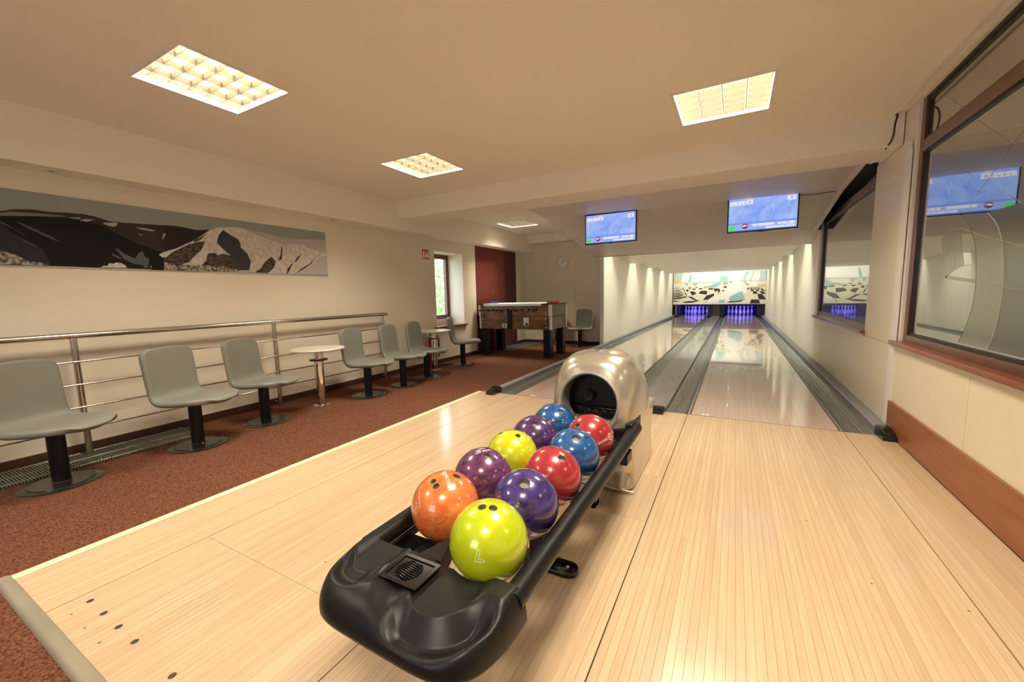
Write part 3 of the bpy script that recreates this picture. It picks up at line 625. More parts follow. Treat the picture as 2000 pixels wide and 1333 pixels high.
for i, (k, pl) in enumerate(MASK):
    pl = [(x, max(.534, min(1.9, z))) for x, z in clipx(pl, -2.598, .847)]
    if len(pl) < 3: continue
    y = 15.190-.0006*(i if i < 3 else (3 + (i-3)//14))-.0002*(i % 14)
    m.add([(x, y, z) for x, z in pl], [tuple(range(len(pl)))], AM.index('a_'+k))
m.build('printed_picture', AM, mk, world=True, fixn=False)
pit = thing('pin_pit', 'black pin pits with side boards under the masking panel', 'pin pit', (-.9, 16.4, 0))
MB().box(-2.62, .85, 17.45, 17.5, -.15, 1.2).build('curtain', 'ink', pit, world=True)
for x0, x1 in ((-2.62, -2.40), (-1.20, -.62), (.62, .85)): MB().box(x0, x1, 15.32, 17.45, -.15, 1.2).build('side_board', 'ink', pit, world=True)
MB().box(-1.04, -.76, 15.27, 15.32, .03, .56).build('division_board', 'base_metal', pit, world=True)
MB().box(-2.62, .85, 15.3, 17.45, 1.2, 1.25).build('lid', 'ink', pit, world=True); MB().box(-2.5, -2.46, 15.26, 15.30, .0, .53).build('reflection_strip', 'gutter_cap', pit, world=True)  # thin grey post at far left is added to stand in for a white reflection
for xc in (-1.799, 0): area('pin_deck_lamp', (xc, 15.5, 1.05), (math.radians(38), 0, 0), 1.0, .12, UV_W, (0.16, 0.13, 1.0))
# ---- windows of the right wall
def window(name, lab, y0, y1, jambs, etched=False):
    t = thing(name, lab, 'window', (.90, (y0+y1)/2, .68), kind='structure')
    X0, X1 = .873, .94; w = .062
    def b(n, *a): return MB().box(*a).build(n, 'redwood', t, world=True, bevel=.003)
    b('frame_post', X0, X1, y1-w, y1, .70, 2.385); b('frame_post', X0, X1, y0, y0+w, .70, 2.385)
    b('bottom_rail', X0, X1, y0+w, y1-w, .70, .755); b('transom', X0, X1, y0+w, y1-w, 2.02, 2.095); MB().box(X0+.005, X1, y0+w, y1-w, 2.36, 2.385).build('top_rail', 'dark_seal', t, world=True)
    for za, zb in ((.755, 2.02), (2.095, 2.36)):
        MB().slab(y0+w, y1-w, za, zb, X0+.012, X1-.005, [(y0+w+.016, y1-w-.016, za+.016, zb-.016)], 'x').build('seal', 'dark_seal', t, world=True)
        MB().box(.894, .903, y0+w+.016, y1-w-.016, za+.016, zb-.016).build('pane', 'tinted_glass', t, world=True)
    MB().box(.815, .875, y0-.02, y1+.085, .672, .704).build('sill', 'sillwood', t, world=True, bevel=.003)
    MB().box(.843, .849, y0, y1+.08, .645, .672).build('sill_support', 'white_trim', t, world=True)
    return t
w2 = window('window_2', 'large near window with brown frame, dark tinted pane and etched curves', -3.2, .10, True)
w3 = window('window_3', 'dark tinted window with brown frame beside the right lane', 1.0, 3.62, False)
def ribbon(pts, w, x, mb):
    P = [Vector((p[0], p[1])) for p in pts]; L_, R_ = [], []
    for i, p in enumerate(P):
        d = (P[min(i+1, len(P)-1)]-P[max(i-1, 0)]).normalized(); n = Vector((-d.y, d.x))*w/2
        L_.append(p+n); R_.append(p-n)
    vs = [(x, q.x, q.y) for q in L_] + [(x, q.x, q.y) for q in R_]; n = len(P)
    mb.add(vs, [(i, i+1, n+i+1, n+i) for i in range(n-1)])
def resample(pts, k=6):
    out = []
    for i in range(len(pts)-1):
        p0 = pts[max(i-1, 0)]; p1 = pts[i]; p2 = pts[i+1]; p3 = pts[min(i+2, len(pts)-1)]
        for j in range(k):
            t = j/k; out.append(tuple(.5*((2*p1[a])+(-p0[a]+p2[a])*t+(2*p0[a]-5*p1[a]+4*p2[a]-p3[a])*t*t+(-p0[a]+3*p1[a]-3*p2[a]+p3[a])*t**3) for a in (0, 1)))
    return out+[pts[-1]]
for i, e in enumerate(ETCH):
    m = MB(); ribbon(resample(e) if len(e) > 2 else e, .007 if i == 1 else .0022, .8932, m); m.build('etched_line', 'etched' if i else 'dark_seal', w2, world=True, fixn=False)
A_, B_ = resample(ETCH[0]), resample(ETCH[1]); n = len(A_)
m = MB(); m.add([(.8936, *p) for p in A_] + [(.8936, *p) for p in B_], [(i, i+1, n+i+1, n+i) for i in range(n-1)]); m.build('frosted_band', 'frosted_glass', w2, world=True, fixn=False)
right = [(.8936, -1.30, z) for y, z in B_]
m = MB(); m.add([(.8936, *p) for p in B_] + right, [(i, i+1, n+i+1, n+i) for i in range(n-1)]); m.build('frosted_band', 'frosted_dark', w2, world=True, fixn=False)
m = MB(); pg = resample(ETCH[6])[::-1]+resample(ETCH[7])[1:14]+resample(ETCH[10])[:13][::-1]; m.add([(.8937, *p) for p in pg], [tuple(range(len(pg)))]); m.build('frosted_field', 'frosted_glass', w2, world=True, fixn=False)
m = MB(); m.add([(.8937, *p) for p in (ETCH[5][0], ETCH[5][1], ETCH[4][1], ETCH[4][0])], [(0, 1, 2, 3)]); m.build('frosted_bar', 'frosted_glass', w2, world=True, fixn=False)
# ---- left window with the garden outside
w1 = thing('window_1', 'narrow deep set window with brown frame beside the red stripes', 'window', (-4.75, 1.79, .6), kind='structure')
for a in ((1.40, 1.47, .70, 1.842), (2.11, 2.18, .70, 1.842), (1.47, 2.11, .70, .77), (1.47, 2.11, 1.765, 1.842)): MB().box(-4.915, -4.855, *a).build('frame_bar', 'redwood', w1, world=True, bevel=.004)
MB().box(-4.888, -4.882, 1.47, 2.11, .77, 1.765).build('pane', 'clear_glass', w1, world=True)
MB().box(-4.86, -4.49, 1.33, 2.235, .575, .602).build('sill', 'sillwood', w1, world=True, bevel=.003)
MB().box(-4.93, -4.85, 1.40, 2.18, .602, .70).build('lower_board', 'white_trim', w1, world=True)
MB().slab(-2.25, -.75, .85, 2.25, YB-.25, YB-.2, [(-2.18, -1.53, .92, 2.18), (-1.47, -.82, .92, 2.18)], 'y').build('window_4', 'white_trim')
struct(bpy.data.objects['window_4'], 'wide white framed window in the rear wall', 'window')
m = MB().box(-30, -4.95, -20, 25, -1.5, -1.2); struct(m.build('floor_garden', 'ground'), 'garden ground outside the narrow window', 'ground')
def bush(loc, r, n, lab, seed):
    rnd = random.Random(seed); t = thing('garden_bush', lab, 'bush', (loc[0], loc[1], -1.2), group='bushes outside the window')
    m = MB()
    for i in range(n):
        d = Vector((rnd.gauss(0, 1), rnd.gauss(0, 1), rnd.gauss(0, 1))).normalized()*r*rnd.uniform(.6, 1)
        c = Vector(loc)+Vector((d.x, d.y, d.z*1.3)); a = Vector((rnd.gauss(0, 1), rnd.gauss(0, 1), rnd.gauss(0, 1))).normalized(); b = a.orthogonal().normalized(); l = rnd.uniform(.10, .2)
        m.add([c, c+a*l*.5+b*l*.3, c+a*l, c+a*l*.5-b*l*.3], [(0, 1, 2, 3)])
    o = m.build('leaves', 'foliage', t, world=True, fixn=False); o['kind'] = 'stuff'
    MB().tube([(loc[0], loc[1], -1.2), (loc[0], loc[1], loc[2])], .06).build('stem', 'redwood', t, world=True)
bush((-8.3, 4.6, .9), 1.3, 2600, 'pale green leafy bush outside the narrow window', 1); bush((-10.5, 8.4, 1.4), 1.7, 2600, 'leafy green tree crown farther outside the narrow window', 2)
m = MB()
for k in range(9):
    z = -1.2+k*.4; m.box(-7.6+.03*(k % 2), -7.2-.02*(k % 3), 6.3+.02*(k % 2), 6.7, z, z+.39)
tag(m.build('stone_post', 'stone', bevel=.02), 'grey rough stone post outside the narrow window', 'post')
# ================================================================== THINGS
# ---- louvre ceiling lights
def light(first=True):
    t = thing('ceiling_light', '', 'ceiling light', (0, 0, 2.40), group='recessed louvre lights')
    MB().slab(-.306, .306, -.306, .306, -.006, 0, [(-.284, .284, -.284, .284)], 'z').build('frame', 'white_trim', t, bevel=.001)
    m = MB(); m.slab(-.292, .292, -.292, .292, 0, .05, [(-.284, .284, -.284, .284)], 'z'); m.box(-.292, .292, -.292, .292, .05, .056); m.build('reflector', 'lightbox', t)
    def wedge(cx, cy, lx, ly, nm):
        w0, w1 = (.0012, .008); h0, h1 = .001, .031
        def sec(w, z): return [(cx-(w if lx < ly else lx/2), cy-(w if ly < lx else ly/2), z), (cx+(w if lx < ly else lx/2), cy-(w if ly < lx else ly/2), z), (cx+(w if lx < ly else lx/2), cy+(w if ly < lx else ly/2), z), (cx-(w if lx < ly else lx/2), cy+(w if ly < lx else ly/2), z)]
        MB().add(sec(w0, h0)+sec(w1, h1), [(3, 2, 1, 0), (4, 5, 6, 7), (0, 1, 5, 4), (1, 2, 6, 5), (2, 3, 7, 6), (3, 0, 4, 7)]).build(nm, 'louvre', t)
    for i in (-1, 0, 1): wedge(i*.142, 0, 0, .566, 'divider')
    for i in range(4):
        for j in range(6): wedge(-.213+i*.142, -.2435+j*.0974, .124, 0, 'blade')
    return t
LLAB = ['louvre ceiling light nearest the mountain picture', 'square louvre ceiling light just in front of the cross beam, right of centre', 'square louvre ceiling light above the middle seats', 'small looking louvre light behind the cross beam, above the football table',
        'louvre ceiling light above the ball rack, out of view', 'louvre ceiling light behind the viewer on the left', 'louvre ceiling light behind the viewer on the right']
l0 = light()
for i, (x, y) in enumerate(LIGHTS):
    if i == 0: l0.location = (x, y, 2.40); l0['label'] = LLAB[0]
    else: dup(l0, (x, y, 2.40), 0, LLAB[i], 'recessed louvre lights')
    area('ceiling_lamp', (x, y, 2.4345), (0, 0, 0), .55, .55, LAMP_W*(.75 if i == 3 else 1), WARM, 100 if i == 3 else 130)
# ---- chairs
def make_chair():
    t = thing('pedestal_chair', '', 'chair', (0, 0, FZ), 0, 'grey pedestal chairs')
    prof = [(.288, .358, .085), (.278, .372, .145), (.24, .381, .192), (.15, .380, .228), (.04, .372, .236), (-.05, .366, .228), (-.11, .370, .217), (-.152, .398, .209), (-.173, .45, .204), (-.184, .55, .205), (-.193, .65, .208), (-.203, .735, .208), (-.208, .765, .198), (-.211, .782, .168)]
    nu = 10; vs = []; fs = []
    for i, (x, z, w) in enumerate(prof):
        sb = min(1, max(0, (i-5)/3))
        for j in range(nu+1):
            u = -1+2*j/nu; e = abs(u)
            vs.append((x+sb*.016*e**2.2-(.012*e**2 if i < 3 else 0), w*u, z+(1-sb)*(.010*e**3-.012*(1-e*e)*(1 if 2 < i < 7 else 0))-(.016*e**2 if i > 10 else 0)))
    for i in range(len(prof)-1):
        for j in range(nu): a = i*(nu+1)+j; fs.append((a, a+1, a+nu+2, a+nu+1))
    o = MB().add(vs, fs).build('seat_shell', 'chair', t, smooth=180)
    s = o.modifiers.new('thick', 'SOLIDIFY'); s.thickness = .046; s.offset = 0
    s = o.modifiers.new('smooth', 'SUBSURF'); s.levels = 1; s.render_levels = 2
    MB().lathe([(.043, .012), (.043, .345)], 28).build('column', 'black_metal', t, smooth=40)
    MB().box(-.12, .12, -.1, .1, .338, .352).build('seat_bracket', 'black_metal', t, bevel=.004)
    MB().lathe([(.192, 0), (.192, .004), (.186, .007), (0, .007)], 40).build('base_plate', 'base_metal', t, smooth=30)
    MB().lathe([(.152, .007), (.150, .013), (.05, .014), (.044, .02), (0, .02)], 40).build('base_cover', 'base_metal', t, smooth=30)
    return t
CH = [(-3.917, -3.104, 24, 'nearest grey pedestal chair, cut off by the left edge of the picture'), (-3.888, -2.367, 21, 'grey pedestal chair standing partly in front of the end of the floor grille'), (-3.998, -1.775, 23, 'grey pedestal chair just before the round table with the chrome leg in mid row'),
      (-3.90, -.65, 18, 'grey pedestal chair behind the mid-row round table, near the end of the railing'), (-3.90, -.085, 18, 'middle one of the three grey chairs standing close together past the railing'), (-3.935, .415, 15, 'grey pedestal chair in front of the far round table with the extinguisher'), (-4.10, 1.50, 30, 'grey pedestal chair right in front of the narrow window'), (-3.06, 4.27, -104, 'lone grey pedestal chair against the clock wall beside the lanes')]
c0 = make_chair()
for i, (x, y, a, lb) in enumerate(CH):
    if i == 0: c0.location = (x, y, FZ); c0.rotation_euler.z = math.radians(a); c0['label'] = lb
    else: dup(c0, (x, y, FZ), math.radians(a), lb, 'grey pedestal chairs')
# ---- round tables
def make_table():
    t = thing('round_table', '', 'table', (0, 0, FZ), 0, 'small round tables')
    MB().lathe([(0, .586), (.235, .586), (.258, .592), (.263, .600), (.258, .607), (0, .608)], 48).build('table_top', 'table_top', t, smooth=40)
    MB().lathe([(.045, .004), (.045, .586)], 32).build('column', 'chrome', t, smooth=40)
    MB().lathe([(.085, 0), (.085, .004), (.075, .008), (0, .008)], 36).build('base_flange', 'chrome', t, smooth=40)
    MB().lathe([(.046, .476), (.088, .478), (.090, .484), (.086, .490), (.046, .492)], 36).build('ashtray_ring', 'black_plastic', t, smooth=40)
    return t
t0 = make_table(); t0.location = (-4.043, -1.159, FZ); t0['label'] = 'small round table on a chrome leg in front of the railing'
dup(t0, (-4.22, .93, FZ), 0, 'small round table standing beside the fire extinguisher', 'small round tables')
dup(t0, (-3.63, 4.33, FZ), 0, 'small round table against the clock wall, mostly hidden by the football table', 'small round tables')
# ---- railing
rl = thing('railing', 'brushed steel railing with thin rods behind the grey chairs', 'railing', (-4.40, -2.8, FZ))
MB().tube([(-4.40, -6.2, .882), (-4.40, .176, .882)], .0215, 20).build('top_rail', 'steel', rl, smooth=40, world=True)
for y in (-5.76, -4.30, -2.846, -1.389, .098):
    MB().tube([(-4.40, y, FZ), (-4.40, y, .865)], .0205, 18).build('post', 'steel', rl, smooth=40, world=True)
    MB().tube([(-4.40, y, .03), (-4.53, y, .03)], .008, 10).build('wall_stay', 'steel', rl, smooth=40, world=True)
for z in (.694, .526, .359, .203): MB().tube([(-4.375, -6.2, z), (-4.375, .11, z)], .0065, 10).build('rod', 'steel', rl, smooth=40, world=True)
# ---- floor grilles
def grille(x0, x1, y0, y1, lab, step=.0148):
    t = thing('floor_grille', lab, 'grille', ((x0+x1)/2, (y0+y1)/2, FZ), group='floor convector grilles')
    MB().box(x0, x1, y0, y1, FZ, FZ+.002).build('tray', 'ink', t, world=True)
    m = MB(); y = y0+.01
    while y < y1: m.box(x0, x1, y, y+.0045, FZ+.003, FZ+.014); y += step
    o = m.build('bars', 'grille', t, world=True); o['kind'] = 'stuff'
    for f in (.10, .55, .93): x = x0+(x1-x0)*f; MB().tube([(x, y0, FZ+.0135), (x, y1, FZ+.0135)], .0032, 6).build('cross_rod', 'grille', t, world=True, smooth=40)
grille(-4.495, -4.11, -5.2, -2.235, 'long metal floor grille between the railing and the nearest chairs'); grille(-4.50, -4.05, 3.15, 4.55, 'dull floor grille beneath the football table by the red wall', .02)
# ---- mountain picture
for n_, c in (('p_sky', (0.28, 0.315, 0.30)), ('p_far', (0.040, 0.035, 0.030)), ('p_mid', (0.032, 0.026, 0.022)), ('p_tan', (0.22, 0.19, 0.15)), ('p_black', (0.012, 0.012, 0.011)), ('p_slate', (0.032, 0.034, 0.037)), ('p_gray', (0.10, 0.105, 0.11)), ('p_slate2', (0.055, 0.055, 0.062)), ('p_haze', (0.44, 0.42, 0.41)), ('p_pink', (0.50, 0.46, 0.44))): mat(n_, c, .5, spec=.12)
mat('p_snow', (0.70, 0.66, 0.60), .5, spec=.12, noise=((0.46, 0.43, 0.38), (10, 22, 22), 5, .2), world_co=True); mat('p_snowg', (0.36, 0.34, 0.29), .45)
mat('p_rock', (0.42, 0.39, 0.33), .45, noise=((0.05, 0.045, 0.04), (10, 40, 40), 4, .1), world_co=True); mat('p_rockd', (0.022, 0.018, 0.014), .5, spec=.12, noise=((0.13, 0.11, 0.09), (10, 30, 60), 4, .16), world_co=True)
PM = ['p_sky', 'p_far', 'p_mid', 'p_tan', 'p_black', 'p_slate', 'p_gray', 'p_slate2', 'p_haze', 'p_pink', 'p_snow', 'p_snowg', 'p_rock', 'p_rockd']
pt = thing('mountain_picture', 'long frameless panorama print of snowy mountains on the left wall', 'picture', (-4.522, -2.6, 1.38))
MB().box(-4.53, -4.5165, -4.6, -.607, 1.377, 1.893).build('backing', 'white_trim', pt, world=True, bevel=.001)
m = MB(); m.add([(-4.516, -4.6, 1.38), (-4.516, -.611, 1.38), (-4.516, -.611, 1.89), (-4.516, -4.6, 1.89)], [(0, 1, 2, 3)], 0)
m.add([(-4.5157, y, z) for y, z in ((-4.6, 1.64), (-4.3, 1.70), (-3.9, 1.735), (-3.5, 1.725), (-3.06, 1.735), (-3.00, 1.38), (-4.6, 1.38))], [tuple(range(7))], PM.index('p_black'))
m.add([(-4.5156, y, z) for y, z in ((-4.6, 1.50), (-4.2, 1.475), (-3.8, 1.49), (-3.4, 1.465), (-3.09, 1.45), (-3.09, 1.381), (-4.6, 1.381))], [tuple(range(7))], PM.index('p_rock'))
for i, (k, pl) in enumerate(PIC):
    m.add([(-4.5155+.00012*i, max(-4.6, min(-.612, y)), max(1.381, min(1.889, z))) for y, z in pl], [tuple(range(len(pl)))], PM.index('p_'+k))
m.build('print', PM, pt, world=True, fixn=False)
# ---- fire sign
sg = thing('fire_sign', 'small red fire extinguisher sign with white symbols on the left wall', 'sign', (-4.53, 1.184, 1.70))
MB().box(-4.53, -4.526, 1.11, 1.258, 1.700, 1.845).build('plate', 'sign_red', sg, world=True)
m = MB(); X = -4.5255
m.add([(X, 1.125, 1.715), (X, 1.16, 1.715), (X, 1.16, 1.80), (X, 1.15, 1.815), (X, 1.15, 1.83), (X, 1.13, 1.83), (X, 1.135, 1.815), (X, 1.125, 1.80)], [tuple(range(8))])
for k in range(3): y = 1.185+k*.022; m.add([(X, y, 1.72), (X, y+.015, 1.72), (X, y+.02, 1.76), (X, y+.012, 1.79), (X, y+.018, 1.825), (X, y+.002, 1.80), (X, y+.006, 1.77), (X, y-.003, 1.75)], [tuple(range(8))])
m.build('symbols', 'print_white', sg, world=True, fixn=False)
# ---- clock
ck = thing('wall_clock', 'round white wall clock with dark numerals', 'clock', (-3.578, 4.62, 1.64))
CX, CZ, CY = -3.578, 1.785, 4.62
MB().lathe([(.152, 0), (.155, -.012), (.150, -.026), (.143, -.026), (.141, -.014), (0, -.014)], 48, (CX, CY, CZ), axis='y').build('case', 'aluminium', ck, world=True, smooth=40)
MB().lathe([(.140, -.0145), (0, -.0146)], 40, (CX, CY, CZ), axis='y').build('dial', 'white_plastic', ck, world=True)
for k in range(1, 13):
    v, f = text_mesh(str(k), .045); a = k*PI/6
    MB().add([(CX+math.sin(a)*.112+p[0], CY-.0156, CZ+math.cos(a)*.112+p[1]) for p in v], f).build('numeral', 'ink', ck, world=True, fixn=False)
for ang, ln, w in ((31, .062, .006), (27, .10, .004)):
    a = math.radians(ang); d = Vector((math.sin(a), 0, math.cos(a))); n_ = Vector((math.cos(a), 0, -math.sin(a))); c = Vector((CX, CY-.018, CZ))
    MB().add([c-d*.02-n_*w, c-d*.02+n_*w, c+d*ln+n_*w*.6, c+d*ln-n_*w*.6], [(0, 1, 2, 3)]).build('hand', 'ink', ck, world=True, fixn=False)
# ---- fire extinguisher
ex = thing('fire_extinguisher', 'red fire extinguisher standing on the floor behind the far round table', 'extinguisher', (-4.42, 1.13, FZ))
MB().lathe([(.062, 0), (.066, .01), (.066, .40), (.055, .44), (.022, .47), (.018, .50)], 28).build('cylinder', 'extinguisher_red', ex, smooth=50)
MB().box(-.012, .012, -.05, .02, .50, .535).build('valve', 'black_metal', ex, bevel=.003); MB().tube([(0, .02, .545), (0, -.06, .575), (0, -.09, .56)], .007, 8).build('handle', 'extinguisher_red', ex, smooth=50)
MB().tube([(0, .03, .52), (.03, .085, .50), (.05, .10, .40), (.05, .095, .25), (.05, .085, .15)], .011, 10).build('hose', 'black_metal', ex, smooth=60)
MB().box(-.03, .03, .064, .068, .18, .34).build('instruction_plate', 'print_white', ex)
# ---- small soffit spots
for y, lb in ((-2.83, 'tiny recessed soffit spot above the mountain picture'), (-.57, 'tiny recessed soffit spot beyond the end of the mountain picture')):
    t = thing('soffit_spot', lb, 'spotlight', (-4.41, y, 2.028), group='soffit spots')
    MB().lathe([(.035, .007), (.035, 0), (.022, -.002), (.020, .005), (0, .005)], 24).build('ring', 'aluminium', t, smooth=40); MB().lathe([(.018, .003), (0, .003)], 16).build('lens', 'hole_dark', t)
# ---- table football
fb = thing('football_table', 'wooden table football cabinet on four black legs by the red wall', 'football table', (-3.71, 2.90, FZ))
x0, x1, y0, y1 = -4.45, -2.972, 2.53, 3.27
MB().box(x0+.03, x1-.03, y0+.012, y1-.012, .485, .715).build('lower_body', 'foos_wood', fb, world=True)
MB().box(x0+.02, x1-.02, y0, y1, .72, .925).build('upper_body', 'foos_wood', fb, world=True)
for x in (x1-.031, x0+.015): MB().box(x, x+.016, y0+.06, y1-.06, .488, .712).build('end_panel', 'foos_side', fb, world=True); MB().box(x+.01, x+.022, y0+.05, y1-.03, .722, .922).build('end_panel', 'foos_side', fb, world=True)
for x in (x0, x1-.045):
    for y, s in ((y0-.004, 1), (y1-.05, -1)):
        MB().box(x+.012, x+.045+.004, y+.008, y+.054, .484, .716).build('corner_strip', 'aluminium', fb, world=True, bevel=.004); MB().box(x, x+.045+.004, y, y+.05, .72, .926).build('corner_strip', 'aluminium', fb, world=True, bevel=.004)
MB().box(x0-.02, x1+.02, y0-.02, y1+.02, .926, .938).build('top_rim', 'black_plastic', fb, world=True, bevel=.002)
MB().box(x0+.13, x1-.17, y0-.024, y1-.1, .905, .948).build('top_cover', 'white_plastic', fb, world=True, bevel=.003)
for x in (x0+.02, x1-.155):
    for y in (y0+.01, y1-.15): MB().box(x, x+.135, y, y+.135, 0+FZ, .49).build('leg', 'black_plastic', fb, world=True, bevel=.004)
for k in range(8):
    x = -4.27+k*.148; out = [.16, .14, .08, .17, .09, .16, .12, .10][k]
    MB().tube([(x, y0+.02, .835), (x-.0, y0-out, .835)], .008, 8).build('rod', 'steel', fb, world=True, smooth=40)
    if k not in (6,): MB().tube([(x, y0-out-.09, .835), (x, y0-out-.08, .835), (x, y0-out-.01, .835), (x, y0-out, .835)], [.012, .016, .018, .013], 12).build('handle', 'black_plastic', fb, world=True, smooth=50)
    MB().lathe([(.022, 0), (.022, -.012), (0, -.012)], 14, (x, y0, .835), axis='y').build('bearing', 'black_plastic', fb, world=True, smooth=40)
MB().box(-3.82, -3.745, y0-.02, y0+.01, .478, .83).build('coin_box', 'black_plastic', fb, world=True, bevel=.004)
cpl = MB().box(-3.50, -3.395, y0-.006, y0+.012, .555, .695).build('coin_plate', 'aluminium', fb, world=True, bevel=.002)
MB().box(-3.475, -3.44, y0-.010, y0-.006, .635, .685).build('coin_slot', 'white_plastic', cpl, world=True); MB().box(-3.46, -3.41, y0-.010, y0-.006, .565, .595).build('return_flap', 'black_metal', cpl, world=True)
MB().box(-3.94, -3.845, y0-.004, y0+.012, .515, .585).build('label_plate', 'aluminium', fb, world=True)
MB().lathe([(.02, 0), (.02, -.002), (0, -.002)], 14, (-3.893, y0-.005, .55), axis='y').build('label_emblem', 'ink', fb, world=True)
for x in (-4.37, -3.075):
    for z in (.53, .60, .66, .69, .75, .785): MB().lathe([(.009, 0), (.009, -.004), (0, -.005)], 12, (x, y0+(.01 if z < .72 else 0), z), axis='y').build('screw', 'white_plastic', fb, world=True, smooth=40)
tag(MB().box(-4.26, -4.13, 2.68, 2.76, .9385, .975).build('small_box', 'blue_box', bevel=.006), 'small blue box lying on the left end of the football table', 'box')
bx = thing('score_counter', 'small red brown block with blue end on the right end of football table', 'counter', (-3.03, 2.77, .9385))
MB().box(-.075, .10, -.03, .03, 0, .04).build('block', 'redbrown_box', bx, bevel=.004); MB().box(-.105, -.075, -.032, .032, 0, .04).build('end_piece', 'blue_box', bx, bevel=.004)
# ---- score screens
def mat_screen():
    m = bpy.data.materials.new('screen_blue'); m.use_nodes = True; MATS['screen_blue'] = m
    N = m.node_tree.nodes; L = m.node_tree.links; N.remove(N['Principled BSDF']); e = N.new('ShaderNodeEmission'); L.new(e.outputs[0], N['Material Output'].inputs[0])
    tc = N.new('ShaderNodeTexCoord'); t = N.new('ShaderNodeTexNoise'); t.inputs['Scale'].default_value = 5; t.inputs['Detail'].default_value = 3; t.inputs['Distortion'].default_value = 1.2
    L.new(tc.outputs['Object'], t.inputs['Vector']); r = N.new('ShaderNodeValToRGB'); L.new(t.outputs['Fac'], r.inputs[0])
    r.color_ramp.elements[0].position = .3; r.color_ramp.elements[1].position = .75; r.color_ramp.elements[0].color = (0.23, 0.38, 0.95, 1); r.color_ramp.elements[1].color = (0.50, 0.63, 1.0, 1)
    L.new(r.outputs[0], e.inputs[0]); e.inputs[1].default_value = 1.0
mat_screen(); emat('s_white', (0.85, 0.85, 1.0), 1.0); emat('s_green', (0.10, 0.85, 0.08), 1.0); emat('s_red', (0.45, 0.03, 0.06), 1.0); emat('s_ink', (0.06, 0.06, 0.25), 1.0); emat('s_pink', (0.95, 0.55, 0.75), 1.0); emat('s_line', (0.50, 0.62, 1.0), 1.0); emat('s_deep', (0.20, 0.34, 0.92), 1.0)
SM = ['screen_blue', 's_white', 's_green', 's_red', 's_ink', 's_pink', 's_line', 's_deep']
def tv(xc, lab):
    t = thing('score_screen', lab, 'screen', (xc, 2.0, 1.805), 0, 'score screens'); W, H = .735, .424
    MB().box(-W/2, W/2, -.018, .03, 0, H).build('bezel', 'black_gloss', t, bevel=.003)
    w, h = W-.028, H-.032; xl, zt = -w/2, .018+h
    P = lambda u, v: (xl+u*w, zt-v*h)
    m = MB(); k = [0]
    def pl(pts, mi):
        k[0] += 1; y = -.0186-.00012*k[0]; m.add([(p[0], y, p[1]) for p in (P(*q) for q in pts)], [tuple(range(len(pts)))], mi)
    def rc(u0, u1, v0, v1, mi): pl([(u0, v0), (u1, v0), (u1, v1), (u0, v1)], mi)
    def el(u, v, ru, rv, mi): pl([(u+ru*math.cos(2*PI*i/24), v+rv*math.sin(2*PI*i/24)) for i in range(24)], mi)
    def tx(s_, u, v, size, mi):
        vs, fs = text_mesh(s_, size); c = P(u, v); k[0] += 1
        m.add([(c[0]+p[0], -.0186-.00012*k[0], c[1]+p[1]) for p in vs], fs, mi)
    rc(0, 1, 0, 1, 0); rc(0, 1, .745, .80, 7); rc(.0, 1, .965, 1, 7)
    for pts in ([(.64, .30), (.655, .20), (.69, .14)], [(.64, .30), (.675, .40), (.66, .50), (.60, .53)], [(.86, .30), (.89, .24), (.93, .22)], [(.86, .30), (.90, .38), (.93, .40)], [(.17, .38), (.15, .50), (.25, .52)], [(.36, .62), (.42, .70), (.48, .69)]):
        for a, b in zip(pts, pts[1:]): pl([(a[0]-.006, a[1]), (a[0]+.006, a[1]), (b[0]+.006, b[1]), (b[0]-.006, b[1])], 6)
    rc(.018, .247, .085, .215, 5); rc(.022, .243, .09, .21, 1); rc(.26, .364, .068, .212, 5); rc(.265, .36, .075, .205, 1); el(.312, .035, .014, .02, 5); rc(.852, .973, .066, .204, 5); rc(.856, .969, .072, .198, 1)
    tx('1', .135, .152, .045, 4); tx('-', .08, .16, .05, 4); tx('-', .19, .16, .05, 4); tx('0', .312, .155, .04, 4); tx('0', .913, .135, .045, 4)
    rc(.37, .43, .805, .885, 1); rc(.437, .70, .805, .885, 1); rc(.735, .968, .815, .89, 1); rc(.56, .968, .915, .972, 1)
    el(.69, .845, .012, .03, 0)
    for u in (.79, .86, .885): tx('0', u, .853, .026, 4)
    for u in (.68, .78, .84): el(u, .943, .012, .018, 6)
    el(.06, .895, .052, .075, 2); el(.255, .865, .048, .08, 3); pl([(.21, .86), (.25, .82), (.30, .85), (.26, .87), (.225, .885)], 1); el(.25, .90, .03, .018, 4)
    m.build('picture', SM, t, fixn=False)
    MB().box(-.035, .035, .03, .06, .15, H+.04).build('bracket', 'black_metal', t); MB().box(-.02, .02, .03, .06, H, hz(xc, 2.0)-1.805).build('hanger', 'black_metal', t); MB().box(-.02, .02, -.016, -.002, -.006, 0).build('sensor', 'black_gloss', t)
tv(-1.81, 'left score screen with blue picture hanging above the left lane'); tv(.03, 'right score screen with blue picture hanging above the right lane')
